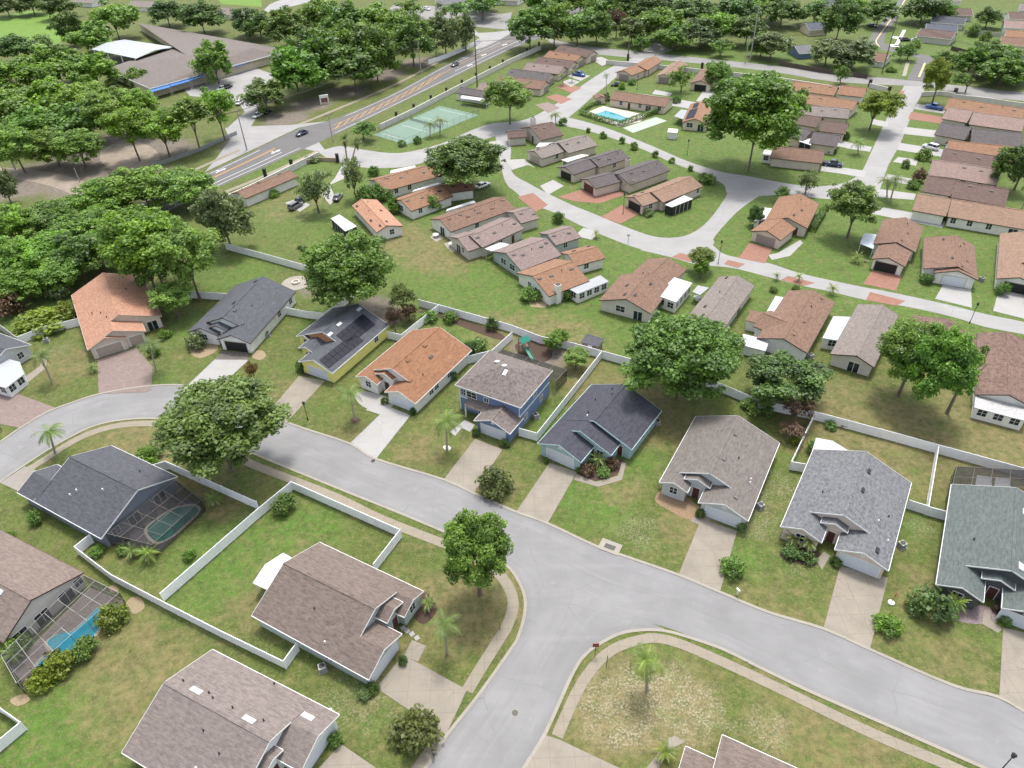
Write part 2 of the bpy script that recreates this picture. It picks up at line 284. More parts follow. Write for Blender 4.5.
def sheet(name, pts, z, mat, kind='structure'):
    m = MB(); m.sheet(pts, z); o = m.build(name, mat); o['kind'] = kind; return o
def resample(pl, n):
    pl = [Vector(p[:2]) for p in pl]; d = np.cumsum([0]+[(b-a).length for a,b in zip(pl,pl[1:])]); t = np.linspace(0,d[-1],n)
    return [Vector((float(np.interp(k,d,[p.x for p in pl])), float(np.interp(k,d,[p.y for p in pl])))) for k in t]
def strip(name, L, R_, z, mat, n=90, m_=8):
    L, R_ = resample(L,n), resample(R_,n); V = [(*a.lerp(b,j/m_),z) for a,b in zip(L,R_) for j in range(m_+1)]; Fq = [(i*(m_+1)+j, i*(m_+1)+j+1, (i+1)*(m_+1)+j+1, (i+1)*(m_+1)+j) for i in range(n-1) for j in range(m_)]
    me = bpy.data.meshes.new(name); me.from_pydata(V,[],Fq); d = [0]
    for i in range(1,n): d.append(d[-1]+((L[i]+R_[i])/2-(L[i-1]+R_[i-1])/2).length)
    at = me.attributes.new('across','FLOAT','POINT'); at.data.foreach_set('value', [j/m_ for i in range(n) for j in range(m_+1)]); at = me.attributes.new('along','FLOAT','POINT'); at.data.foreach_set('value', [d[i] for i in range(n) for j in range(m_+1)])
    return struct(link(name, me, mat))
def slab(name, pts, z, mat):
    m = MB(); m.prism(pts, -.05, z); o = m.build(name, mat); o['kind'] = 'structure'; return o
def ribbon(name, pl, w, z, mat, off=0.0, z0=-.05):
    a = offset(pl, off-w/2); b = offset(pl, off+w/2); m = MB()
    for k in range(len(pl)-1):
        vs = [(*a[k],z),(*a[k+1],z),(*b[k+1],z),(*b[k],z),(*a[k],z0),(*a[k+1],z0),(*b[k+1],z0),(*b[k],z0)]
        m.add(vs, [(0,1,2,3),(0,4,5,1),(2,6,7,3)])
    o = m.build(name, mat); o['kind'] = 'structure'; return o
def pxs(s): return [tuple(map(float, a.split(','))) for a in s.split()]
# near street that curves in from the left and runs to the lower right
north = smooth(G2(pxs('-40,470 0,443 20,429 47,413 70,404 102,394 150,386.5 195,387 240,400 286,423 348,444 373,459 443,480.5 473,494 512,511.5 546,524 594,546.5 622,556.5 678,576 720,593.5 768,613.5 823,630 870,651 953,687 998,698.5 1040,722 1130,765')), 4)
south = smooth(G2(pxs('-40,510 0,481 25,464 45,451 67,438 95,425 125,419 160,418 190,424 225,440 263,456.5 340,488 400,512 452,534 487,550 540,580 600,614 647,622 680,632 692,637 724.5,648.5 768,670.5 818,693.5 900,729 988,768 1100,818')), 4)
strip('street', north, south, .012, ASPH)
strip('side_street', smooth(G2(pxs('487,551 508,565 519,579 526,596 526,615 519.5,638 512,650.5 478.5,698 448.5,736 428,768 400,810')),4), smooth(G2(pxs('667,630 647,628.5 624.5,631 607,638 587,651 572,671 544.5,731 522,768 500,815')),4), .016, ASPH, 60)
north_c = north; south_l = smooth(G2(pxs('-40,510 0,481 25,464 45,451 67,438 95,425 125,419 160,418 190,424 225,440 263,456.5 340,488 400,512 452,534 487,551 508,565 519,579 526,596 526,615 519.5,638 512,650.5 478.5,698 448.5,736 428,768 400,810')),4)
south_r = smooth(G2(pxs('500,815 522,768 544.5,731 572,671 587,651 607,638 624.5,631 647,628.5 667,630 692,637 724.5,648.5 768,670 818,693.5 900,729 988,768 1100,818')),4)
ribbon('curb', north_c, .4, .07, CURB, .2); ribbon('curb', south_l, .4, .07, CURB, -.2); ribbon('curb', south_r, .4, .07, CURB, -.2)
ribbon('sidewalk', smooth(G2(pxs('28,470 50,456 72,442 98,430.5 127,424.5 160,424 186,430 215,443 240,457 256,466 331,495 381,519 447,545 478,559 498,573 510,590 513,607 507,626 498,641 481,668 467,691')),4), 1.45, .035, WALK)
ribbon('sidewalk', smooth(G2(pxs('441,737 426,758 404,790')),3), 1.45, .035, WALK)
ribbon('sidewalk', smooth(G2(pxs('557,736.5 578,690 597,663 613,649.5 632,642 653,638 676,642.5 707,655 768,683 868,731.5 943,763 1010,793')),4), 1.3, .035, WALK)
DRV = [
 ('a brown paver', (0,192), '390,672 545,622 610,700 605,790 590,800 395,808', DRIVEB),
 ('w white', 'H2', '225,635 440,640 300,770 170,835 20,830', DRIVEW),
 ('c', 'F', '299,376 325,381 286.5,422.5 268,413', DRIVE), ('w', 'F', '388.5,406.5 410.5,415.5 376,459 349,444.5', DRIVEW),
 ('c', 'F', '475,439 502.5,449.5 473.5,494.5 443,480.5', DRIVE), ('c', 'F', '549.5,463 577,472 547,524.5 516,512', DRIVE), ('c', 'F', '701,519 737,531 719.5,593.5 678,576', DRIVE),
 ('c', 'F', '840,566 888,578 869.5,650.5 823,630', DRIVE), ('c', 'F', '1003,628 1060,640 1060,728 999,699', DRIVE), ('c', 'F', '403.5,655 467,690 446,735 376,688', DRIVE),
 ('c', 'F', '341,744 376,768 330,830 290,800', DRIVE), ('c', 'F', '545,735 560,740 640,778 620,830 510,790', DRIVE), ('a', 'F', '0,392 10,391 56,408 19,428 0,424 -30,410', DRIVEB),
 ('s', 'F', '25,466.5 37.5,471 22,493 0,483', DRIVED), ('c', 'F', '404,656 412,640 426,646 418,662', DRIVE)]
for _, t, s, m in DRV: slab('driveway', G2(qs(t, s)), .05, m)
sheet('forecourt', G2(qs('H2', '270,585 430,590 440,640 225,638')), .056, DRIVEX)
# white streets of the villa quarter
def road(name, left, right, z, mat, n=4): return sheet(name, smooth(G2(left),n)+smooth(G2(right),n)[::-1], z, mat)
ASPV_ = ASPV
road('villa_street', pxs('655,42 632,58 609.5,68 587,82 562,100 544,111 527,119 510,122 490,124 470,131 440,144 400,153 365,150 340,146 318,152'), pxs('672,50 640,62 619.5,75 607,85 594.5,95 580,108 566,119 548,127 520,131 492,137 470,146 440,157 410,166 385,168 360,167 330,160'), .012, ASPV)
road('villa_street', pxs('566,117 590,123 612,130 652,146 687,161 722,172 747,176 790,184 818,186.5 845,182.5 860,174'), pxs('560,125 594,132.5 637,147 672,162.5 707,176 724,185 729,194 760,196 788,194 805,197 850,200 884,196'), .014, ASPV)
road('villa_street', pxs('512,129 511,150 512,172 530,184 547,193 572,205 599.5,216 619.5,224.5 652,236 674.5,237.5 692,233 709.5,219.5 727,194.5 729,184'), pxs('494,130 498,150 503,175 508,186 513,190 530,203 555,213 586,228 622,243 647,251 672,257.5 700,261 714,243 714.5,237 737,212 762,194'), .016, ASPV)
road('villa_street', pxs('690,236 712,245 722,253 737,257.5 768,263 803,274 865,287.5 885,291 945,304 985,314 1024,322 1080,335'), pxs('640,250 672,257.5 697,264.5 732,268 768,277 803,286 828,291 865.5,300 908,307 953,317 985.5,327 1024,334.5 1080,348'), .018, ASPV)
road('villa_street', pxs('906,80 903,88 896,100 888,116 873,148 860,174 845,183'), pxs('927,83 924,91 918,101 913,111 900.5,143 888,166 880,189 866,200'), .018, ASPV)
sheet('cross_road', smooth(G2(pxs('545,38 579.5,45 612,49 662,54 768,65 835,74 885,78 943,84 1024,92.5 1100,100')),3)+smooth(G2(pxs('1100,112 1024,101 958,95 928,87 835,82 768,71 662,60 612,56 560,50')),3), .02, ASPF)
sheet('roadside_strip', G2(pxs('958,95 1024,103 1100,112 1100,116 1024,108 950,99')), .012, ASPV)
bigL = smooth(G2(pxs('120,212 205,174 256,150 298.5,129 338.5,117.5 396,92.5 446,65 488.5,45 512,34 545,18 580,2 610,-12')),4)
bigR = smooth(G2(pxs('150,222 215,189 256,170.5 318.5,142.5 376,115 446,81 512,49 560,30 595,10 625,-5')),4)
sheet('main_road', bigL+bigR[::-1], .026, ASPD)
sheet('road_junction', G2(pxs('205,172 256,148 298,128 345,118 330,121 290,125 256,126 225,128 230,140 215,160')), .022, ASPV)
sheet('road_junction', G2(pxs('474,50 489,46 510,34 512,30 495,32 478,33 470,25 462,26 480,38')), .022, ASPV)
sheet('road_junction', G2(pxs('318,141 325,150 345,150 345,160 318,152 300,148')), .022, ASPV)
YEL = plain('yellow_road_paint', (.5,.27,.045), .7); WPT = plain('white_road_paint', (.62,.62,.6), .7)
def lerp(a, b, t): return a+(b-a)*t
def between(t, px):
    """a point of the main road: t across (0 = upper edge), at the photograph column px"""
    a = [(proj((*p,0))) for p in bigL]; b = [(proj((*p,0))) for p in bigR]
    f = lambda l, x: np.interp(x, [k[0] for k in l], [k[1] for k in l])
    return P(px, lerp(f(a,px), f(b,px), t)).xy
mk = MB()
def rline(t0, t1, x0, x1, w=.22, n=18):
    pl = [between(lerp(t0,t1,k/n), lerp(x0,x1,k/n)) for k in range(n+1)]; a = offset(pl,-w/2); b = offset(pl,w/2)
    for k in range(n): mk.add([(*a[k],.034),(*a[k+1],.034),(*b[k+1],.034),(*b[k],.034)], [(0,1,2,3)])
rline(.36,.36,332,445); rline(.62,.62,332,420); rline(.62,.4,420,452); rline(.36,.36,150,275); rline(.40,.40,150,275)
for k in range(13):
    x = 335+k*8.2; e = .60-max(0,(x-420))*.007
    mk.add([(*between(.38,x+6),.034),(*between(.38,x+7.4),.034),(*between(e,x+1.2),.034),(*between(e,x),.034)], [(0,1,2,3)])
rline(.38,.38,455,520)
o = mk.build('road_marking', YEL); o['kind'] = 'structure'
mk = MB(); rline(.1,.1,150,260,.18); rline(.88,.88,150,300,.18); rline(.9,.9,335,520,.18); rline(.08,.08,345,480,.18)
rline(.7,.7,170,282,.2); rline(.66,.66,455,520,.2); rline(.2,.2,455,500,.2)
for x, t in ((276,.55),(484,.52),(505,.5),(470,.75),(221,.2)):       # turn arrows and the bicycle symbol
    c0 = between(t, x); d = (between(t, x+4)-c0).normalized(); e = Vector((-d.y,d.x))
    for pts in ([(-1.6,-.14),(.4,-.14),(.4,.14),(-1.6,.14)],[(.4,-.55),(1.6,0),(.4,.55)],[(-.6,.14),(-.2,.14),(-.3,.9),(-.8,.9)]):
        mk.add([(*(c0+d*a*1.3+e*b*1.3),.036) for a,b in pts], [tuple(range(len(pts)))])
o = mk.build('road_marking', WPT); o['kind'] = 'structure'
ribbon('sidewalk', smooth(G2(pxs('190,172 210,163 240,150')),3), 1.6, .03, WALK); ribbon('sidewalk', smooth(G2(pxs('300,124 330,112 396,84 446,58 480,42')),4), 1.6, .03, WALK)
ribbon('sidewalk', smooth(G2(pxs('225,192 262,177 318,151')),3), 1.5, .03, WALK)
# far residential street at the top right and other paved ground
YL = plain('yellow_curb', (.55,.45,.2)); 
sheet('far_street', G2(pxs('907,80 912,70 918,58 900,53 880,50 868,42 874,30 886,18 895,6 903,-8 912,-8 903,6 898,16 893,24 885,36 884,43 900,50 920,54 936,57 931,70 926,82')), .024, ASPD)
ribbon('road_marking', smooth(G2(pxs('907,-4 900,8 889,22 879,36 876,42 880,47')),3), .5, .03, YL, z0=.0); ribbon('road_marking', G2(pxs('925,63 919,77')), .7, .03, YL, z0=.0)
sheet('parking_lot', G2(pxs('183,88 200,78 256,68 275,75 262,100 256,118 250,128 225,130 245,112 238,102 210,98 190,96')), .012, ASPV)
sheet('parking_lot', G2(pxs('385,12 395,4 470,8 500,14 512,12 508,30 470,26 440,20 400,18')), .012, ASPF)
sheet('parking_lot', G2(pxs('268,12 310,2 330,-6 300,-8 270,4 264,10')), .012, ASPV)
sheet('sports_field', smooth(G2(pxs('-60,30 0,17 30,11 75,17 80,26 64,36 55,46 20,44 -60,52')),4), .012, plain('mown_field_grass', (.115,.205,.026), .95, var=.12, scale=.3))
sheet('sports_field', G2(pxs('215,-4 260,-6 262,7 222,4')), .012, MAT['mown_field_grass'])
sheet('clearing', smooth(G2(pxs('100,150 125,140 150,146 160,160 140,172 112,170 100,160')),3), .012, plain('pale_sand', (.25,.21,.165), 1, var=.2, scale=.5))
sheet('dirt_track', smooth(G2(pxs('-20,165 10,168 50,172 80,180 100,190')),3)+smooth(G2(pxs('80,198 50,186 10,178 -20,176')),3), .012, MAT['pale_sand'])
# ------------------------------------------------------------------ houses
ROOF = dict(
 O=shingle('orange_shingle', (.235,.13,.077), contrast=.22), OT=shingle('tan_orange_shingle', (0.231,0.129,0.0748), contrast=.25), B=shingle('brown_shingle', (.185,.112,.078), contrast=.35), B2=shingle('umber_shingle', (0.12,0.08,0.0656), contrast=.35),
 P=shingle('pink_taupe_shingle', (.205,.155,.14), contrast=.2), PK=shingle('pink_shingle', (.232,.165,.142), contrast=.15), G=shingle('gray_taupe_shingle', (.19,.162,.145), contrast=.2), D=shingle('dark_gray_shingle', (0.0978,0.085,0.085), contrast=.35),
 DP=shingle('maroon_gray_shingle', (.125,.08,.068), contrast=.25), T=shingle('tan_shingle', (0.231,0.15,0.105), contrast=.2), M=shingle('mottled_maroon_tile', (.17,.108,.085), (.07,.042,.036), sx=1.7, sy=1.5), GB=shingle('gray_brown_shingle', (0.112,0.0884,0.0802), contrast=.25),
 SL=shingle('slate_shingle', (0.0738,0.0774,0.09), contrast=.3), NV=shingle('navy_shingle', (0.0522,0.054,0.0702), contrast=.35), SG=shingle('smooth_slate_shingle', (0.0792,0.0837,0.0972), contrast=.22), GY=shingle('warm_gray_shingle', (0.153,0.136,0.122), contrast=.22), LG=shingle('light_gray_shingle', (.15,.154,.162), (.085,.088,.094), sx=2.6, sy=1.9),
 GR=shingle('green_gray_shingle', (0.0975,0.117,0.111), contrast=.2), CB=shingle('taupe_brown_shingle', (.155,.122,.104), contrast=.3), TN=shingle('warm_tan_shingle', (0.177,0.139,0.119), contrast=.22), MB=shingle('mauve_brown_shingle', (.185,.155,.142), contrast=.24),
 TS=shingle('mixed_taupe_shingle', (0.16,0.136,0.126), (0.0884,0.068,0.0612), sx=2.2, sy=1.7), HO=shingle('bright_orange_shingle', (.24,.117,.062), contrast=.25), OO=shingle('salmon_orange_shingle', (.37,.2,.13), contrast=.18), SC=shingle('school_brown_shingle', (.15,.13,.118), contrast=.15), BG=shingle('blue_gray_shingle', (0.0816,0.0884,0.116), contrast=.2))
WALLM = dict(w=stucco('white_stucco', (.78,.76,.71)), c=stucco('cream_stucco', (.7,.6,.47)), y=stucco('yellow_stucco', (.82,.76,.25)), b=siding('blue_siding', (.15,.215,.36)), t=stucco('teal_stucco', (.36,.5,.52)), g=stucco('pale_green_gray_stucco', (.4,.46,.45)),
 k=siding('charcoal_siding', (.085,.085,.09)), p=stucco('pinkish_beige_stucco', (.66,.56,.48)), v=stucco('pale_gray_stucco', (.5,.52,.53)), s=stucco('slate_stucco', (.2,.22,.27)), bg=stucco('gray_beige_stucco', (.6,.555,.5)), wh=stucco('bright_white_stucco', (.8,.8,.8)))
FASC = dict(w=WHITE, b=BROWNT, t=plain('teal_trim', (.45,.6,.62), .6), d=DARK, c=plain('beige_trim', (.5,.43,.36), .6))
WHDOOR = plain('white_garage_panel', (.62,.65,.71), .5, var=.05)
TAN_DOOR = plain('beige_garage_panel', (.4,.33,.28), .6); MAROON = plain('maroon_door_panel', (.1,.035,.03), .6)
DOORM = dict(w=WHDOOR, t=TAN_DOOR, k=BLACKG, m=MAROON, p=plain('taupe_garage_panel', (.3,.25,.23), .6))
OH, RT = .4, .15
LANDMARK = []
class House:
    def __init__(s, name, label, cat, tile, roof, wall, fasc, slope=.34, ze=2.55, oh=OH, group=None):
        s.t = tile; s.slope = slope; s.ze = ze; s.root = None; s.name = name; s.label = label; s.cat = cat; s.group = group
        s.roofm = ROOF[roof]; s.wallm = WALLM[wall]; s.fm = FASC[fasc]; s.R = MB(); s.Wl = MB(); s.F = MB(); s.oh = oh; s.secs = []; s.roofs = {}
    def frame(s, p0, p1):
        d = (p1-p0).xy.normalized(); return Matrix(((d.y,d.x,0,p0.x),(-d.x,d.y,0,p0.y),(0,0,1,0),(0,0,0,1))), (p1-p0).xy.length
    def sec(s, ridge, eave, eave2=None, ze=None, front='', back='', sides='', roof=None, rake=(1,1), slope=None):
        ze = ze or s.ze; slope = slope or s.slope
        (x0,y0),(x1,y1),(ex,ey) = [q(s.t,*a) for a in (ridge[:2], ridge[2:], (0,0) if isinstance(eave,(int,float)) else eave)]
        fix = isinstance(eave,(int,float)); hw = eave if fix else 4.0; hw2 = hw
        for _ in range(25):
            zr = ze+slope*.5*(hw+hw2); a, b = P(x0,y0,zr), P(x1,y1,zr); M, L = s.frame(a,b)
            if fix: e = Vector((1,0,0)); continue
            e = M.inverted() @ P(ex,ey,ze); hw = abs(e.x)
            hw2 = (abs((M.inverted() @ P(*q(s.t,*eave2),ze)).x) if eave2 else hw)
        if fix: b0 = eave2 or eave; hw2 = b0; e.x = -M[1][0]
        right = e.x > 0; xr, xl = (hw, hw2) if right else (hw2, hw)
        s.add(M, L, xl, xr, ze, zr, front, back, sides, roof, rake); return s
    def add(s, M, L, xl, xr, ze, zr, front='', back='', sides='', roof=None, rake=(1,1), inset=0.0):
        if s.root is None:
            s.root = thing(s.name, s.label, s.cat, M.translation, math.atan2(-M[0][1], M[1][1]), s.group); s.M0 = s.root.matrix_basis.copy()
            LANDMARK.append((s, proj(M @ Vector((0,L/2,zr)))))
        K = s.M0.inverted() @ M; rm = ROOF[roof] if roof else s.roofm
        R = s.roofs.setdefault(rm.name, (MB(), rm))[0]; R.M = s.Wl.M = s.F.M = K
        R.slab((-xl,0,ze),(0,0,zr),(0,L,zr),(-xl,L,ze), RT); R.slab((0,0,zr),(xr,0,ze),(xr,L,ze),(0,L,zr), RT)
        if not inset: R.box(-.16,.16,.0,L,zr-.05,zr+.035)            # ridge cap
        o = s.oh+inset; a, b = o, L-o; sl, s_r = (zr-ze)/xl, (zr-ze)/xr; zl, zR, zm = ze-RT+sl*o-.01, ze-RT+s_r*o-.01, zr-RT-.01
        V = [(-xl+o,a,-.1),(xr-o,a,-.1),(xr-o,a,zR),(0,a,zm),(-xl+o,a,zl)]; V += [(x,b,z) for x,_,z in V]
        s.Wl.add(V, [(0,1,2,3,4),(9,8,7,6,5),(1,6,7,2),(5,0,4,9)])
        S = dict(M=M, K=K, L=L, xl=xl, xr=xr, ze=ze, zr=zr, o=o, rake=rake, cut=[None,None]); s.secs.append(S)
        for xs, sg in ((-xl,-1),(xr,1)):
            x0, x1 = sorted((xs, xs+sg*.07)); s.F.box(x0, x1, .0, L, ze-.2, ze-.015)
        for code, yy, sg in ((front,a,-1),(back,b,1)): s.gable(S, code, yy, sg)
        for code in sides.split(): s.side(S, code)
        return S
    def part(s, mb, name, mat, parent=None): return mb.build(name, mat, parent or s.root)
    def window(s, K, w, h, parent=None):
        """window in the frame K (x along the wall, y out of it, z up), centred at its foot"""
        m = MB(); m.M = K; t = .09
        m.box(-w/2-t,w/2+t,-.02,.05,-t,0); m.box(-w/2-t,w/2+t,-.02,.05,h,h+t); m.box(-w/2-t,-w/2,-.02,.05,0,h); m.box(w/2,w/2+t,-.02,.05,0,h); m.box(-.03,.03,-.02,.04,0,h)
        if h > .9: m.box(-w/2,-.03,-.02,.035,h/2-.02,h/2+.02); m.box(.03,w/2,-.02,.035,h/2-.02,h/2+.02)
        f = s.part(m, 'window', WHITE); g = MB(); g.M = K; g.box(-w/2,w/2,-.03,.012,0,h); s.part(g, 'pane', GLASS, f); return f
    def garage(s, K, w, h, m):
        g = MB(); g.M = K
        if m == 'k': g.box(-w/2,w/2,-.03,.015,0,h); d = s.part(g, 'garage_door', DOORM[m])  # on open garages this flat black panel paints the shade inside, no door
        else:
            for r in range(4): g.box(-w/2,w/2,-.03,.03 if r%2 else .022, r*h/4+.012,(r+1)*h/4-.012)
            g.box(-w/2,w/2,-.03,.008,0,h); d = s.part(g, 'garage_door', DOORM[m])
        t = MB(); t.M = K; t.box(-w/2-.12,-w/2,-.02,.05,0,h); t.box(w/2,w/2+.12,-.02,.05,0,h); t.box(-w/2-.12,w/2+.12,-.02,.05,h,h+.14); s.part(t, 'garage_door_frame', WHITE if s.fm is not BROWNT else FASC['c'])
        return d
    def door(s, K, mat=None, w=1.0, h=2.1):
        m = MB(); m.M = K; m.box(-w/2,w/2,-.03,.025,0,h); d = s.part(m, 'front_door', mat or MAROON); f = MB(); f.M = K
        f.box(-w/2-.1,-w/2,-.02,.05,0,h+.1); f.box(w/2,w/2+.1,-.02,.05,0,h+.1); f.box(-w/2,w/2,-.02,.05,h,h+.1); s.part(f, 'door_frame', WHITE, d); return d
    def slider(s, K, w=1.8, h=2.0):
        m = MB(); m.M = K; m.box(-w/2,w/2,-.03,.015,0,h); d = s.part(m, 'sliding_door', GLASS); f = MB(); f.M = K
        for x in (-w/2,0,w/2): f.box(x-.04,x+.04,-.02,.04,0,h)
        f.box(-w/2-.04,w/2+.04,-.02,.045,h,h+.07); s.part(f, 'door_frame', WHITE, d)
    def item(s, K, code):
        """g<colour>: garage door, w: window, W: double window, d: door, s: sliding door, v: gable vent; then :width"""
        k, _, w = code.partition(':'); w = float(w) if w else None
        if k[0] == 'g': s.garage(K, w or 4.6, 2.15, k[1:] or 'w')
        elif k == 'w': s.window(K @ Matrix.Translation((0,0,.95)), w or 1.1, 1.25)
        elif k == 'W': s.window(K @ Matrix.Translation((0,0,.9)), w or 1.9, 1.35)
        elif k == 'd': s.door(K)
        elif k == 's': s.slider(K, w or 1.9)
        elif k == 'v':
            m = MB(); m.M = K; m.box(-.3,.3,-.03,.04,0,.6)
            for r in range(4): m.box(-.24,.24,.03,.06,.06+r*.13,.14+r*.13)
            s.part(m, 'gable_vent', WHITE)
    def gable(s, S, code, yy, sg):
        for c in code.split():
            k, _, u = c.partition('@'); u = float(u) if u else 0.0
            # the wall's frame: x along it, y out of it
            B = S['K'] @ Matrix.Translation((u,yy,0)) @ Matrix.Rotation(math.pi if sg < 0 else 0, 4, 'Z') if sg < 0 else S['K'] @ Matrix.Translation((u,yy,0))
            if k == 'v': B = B @ Matrix.Translation((0,0,S['zr']-1.25))
            s.item(B, k)
    def side(s, S, c):
        """L<code>@y or R<code>@y: something on the left or right wall, y metres from the front"""
        sd, rest = c[0], c[1:]; k, _, u = rest.partition('@'); u = float(u); u = u if u >= 0 else S['L']+u
        if u > S['L']-.8: return
        x = S['xr']-S['o'] if sd == 'R' else -S['xl']+S['o']
        s.item(S['K'] @ Matrix.Translation((x,u,0)) @ Matrix.Rotation(-math.pi/2 if sd == 'R' else math.pi/2, 4, 'Z'), k)
    def on_roof(s, i, items):
        """small things on section i's roof: (kind, share along, metres down the slope from the ridge, side)"""
        S = s.secs[i]
        for kind, u, dd, side in items:
            x = dd if side > 0 else -dd; sl = (S['zr']-S['ze'])/(S['xr'] if side > 0 else S['xl']); z = S['zr']-sl*dd; m = MB()
            m.M = S['K'] @ Matrix.Translation((x,u*S['L'],z)) @ Matrix.Rotation(math.atan(sl)*(1 if side > 0 else -1), 4, 'Y')
            if kind == 'vent': m.box(-.22,.22,-.45,.45,-.02,.16); s.part(m, 'roof_vent', DARK)
            elif kind == 'tvent': m.box(-.25,.25,-.5,.5,-.02,.17); s.part(m, 'roof_vent', s.roofm)
            elif kind == 'sky': m.box(-.3,.3,-.6,.6,-.02,.12); s.part(m, 'skylight', PATIOW)
            elif kind == 'bsky': m.box(-.35,.35,-.75,.75,-.02,.1); s.part(m, 'skylight', PATIOW)
            elif kind == 'pipe': m.M = S['K'] @ Matrix.Translation((x,u*S['L'],z)); m.tube((0,0,-.1),(0,0,.42),.09,.08,8); s.part(m, 'plumbing_vent', DARK)
            elif kind == 'wpipe': m.M = S['K'] @ Matrix.Translation((x,u*S['L'],z)); m.tube((0,0,-.1),(0,0,.4),.11,.1,8); s.part(m, 'plumbing_vent', WHITE)
    def patio(s, tile, pts, z=2.5, wall=None, mat=None, seam=True, roofname='patio_roof', dz=.0, wz=None):
        pp = [P(*a, z) for a in qs(tile, pts)]; I = s.M0.inverted(); m = MB(); m.M = I; n = len(pp)
        c = sum((p.xy for p in pp), Vector((0,0)))/n
        m.add([(p.x,p.y,z+(dz if k < 2 else 0)) for k,p in enumerate(pp)]+[(p.x,p.y,z-.12+(dz if k < 2 else 0)) for k,p in enumerate(pp)], [tuple(range(n)), tuple(range(2*n-1,n-1,-1))]+[(k,(k+1)%n,n+(k+1)%n,n+k) for k in range(n)])
        s.part(m, roofname, mat or PATIOW)
        ins = [c+(p.xy-c)*(1-.25/max(.5,(p.xy-c).length)) for p in pp]
        if wall == 'screen':
            f = MB(); f.M = I; g = MB(); g.M = I
            for k in range(n):
                a, b = ins[k], ins[(k+1)%n]; L = (b-a).length; nn = max(1,round(L/1.6))
                g.add([(*a,.05),(*b,.05),(*b,z-.13),(*a,z-.13)], [(0,1,2,3)])
                for j in range(nn+1): p = a.lerp(b,j/nn); f.tube((*p,0),(*p,z-.12),.05,n=4)
            s.part(f, 'patio_frame', WHITE); s.part(g, 'patio_screen', screenm('dark_patio_screen', .88))
        elif wall == 'posts':
            f = MB(); f.M = I
            for p in ins: f.tube((*p,0),(*p,z-.1),.06,n=6)
            s.part(f, 'patio_post', WHITE)
        elif wall:
            f = MB(); f.M = I; f.prism([tuple(p) for p in ins], -.05, z-.13+min(0,dz)); s.part(f, 'sunroom_wall', WALLM[wall])
            for k in range(n):
                a, b = ins[k], ins[(k+1)%n]; L = (b-a).length; d = (b-a).normalized(); out = Vector((d.y,-d.x))
                if out.dot((a+b)/2-c) < 0: out = -out
                nn = int(L/1.9)
                for j in range(nn):
                    p = a.lerp(b,(j+.5)/nn); K = I @ Matrix(((d.x,out.x,0,p.x),(d.y,out.y,0,p.y),(0,0,1,0),(0,0,0,1)))
                    s.window(K @ Matrix.Translation((0,0,.85)), 1.3, 1.25)
        return s
    def chimney(s, tile, pt, w=1.0, h=4.6, m=None):
        p = P(*q(tile,*pt), h); b = MB(); b.M = s.M0.inverted() @ Matrix.Translation((p.x,p.y,0)) @ s.M0.to_3x3().to_4x4()
        b.box(-w/2,w/2,-w/2,w/2,-.05,h); c = s.part(b, 'chimney', m or s.wallm); k = MB(); k.M = b.M; k.box(-w*.38,w*.38,-w*.38,w*.38,h-.05,h+.12); s.part(k, 'chimney_cap', DARK, c)
    def done(s):
        for S in s.secs:
            L, zr, ze = S['L'], S['zr'], S['ze']; s.F.M = S['K']
            for yy, on in ((0,S['rake'][0]),(L,S['rake'][1])):
                if not on: continue
                e = -.035 if yy == 0 else .035; y0, y1 = sorted((yy, yy+e)); h = .2
                for k, xs in enumerate((-S['xl'],S['xr'])):
                    xe = xs if yy or S['cut'][k] is None else S['cut'][k]; ze_ = zr+(ze-zr)*abs(xe/xs)
                    vs = [(xe,y0,ze_+.01),(0,y0,zr+.01),(0,y0,zr-h),(xe,y0,ze_-h),(xe,y1,ze_+.01),(0,y1,zr+.01),(0,y1,zr-h),(xe,y1,ze_-h)]
                    s.F.add(vs, [(0,1,2,3),(7,6,5,4),(0,4,5,1),(3,2,6,7),(0,3,7,4),(1,5,6,2)])
        for nm, (mb, mat) in s.roofs.items(): s.part(mb, 'roof', mat)
        s.part(s.Wl, 'wall', s.wallm); s.part(s.F, 'fascia', s.fm)
        return s
    # wings of the detached houses: two front eave corners in the photograph
    def wing(s, l, r, ze=None, front='', i=0, roof=None, deep=None, yfrom=None, sides='', slope=None, push=0):
        ze = ze or s.ze; S = s.secs[i]; I = S['M'].inverted(); a = I @ P(*q(s.t,*l), ze); b = I @ P(*q(s.t,*r), ze)
        y = min(a.y,b.y) if yfrom is None else (a if yfrom == 'l' else b).y
        xl, xr = sorted((a.x,b.x)); 
        y -= push
        if abs(xr-S['xr']) < 1.4 and abs(ze-S['ze']) < .1: xr = S['xr']; S['cut'][1] = (xl+xr)/2
        if abs(xl+S['xl']) < 1.4 and abs(ze-S['ze']) < .1: xl = -S['xl']; S['cut'][0] = (xl+xr)/2
        mid = (xl+xr)/2; hw = (xr-xl)/2; end = deep if deep is not None else S['o']+.02
        L = end-y; slope = slope or (S['zr']-S['ze'])/(.5*(S['xl']+S['xr']))
        M = S['M'] @ Matrix.Translation((mid, y, 0)); zz = ze-.006
        # a wing that only touches the front wall of the main roof ends on it
        ins = .006
        s.add(M, L+(s.oh if deep is None else 0), hw, hw, zz, zz+slope*hw, front, '', sides, roof, (1,0), ins); return s
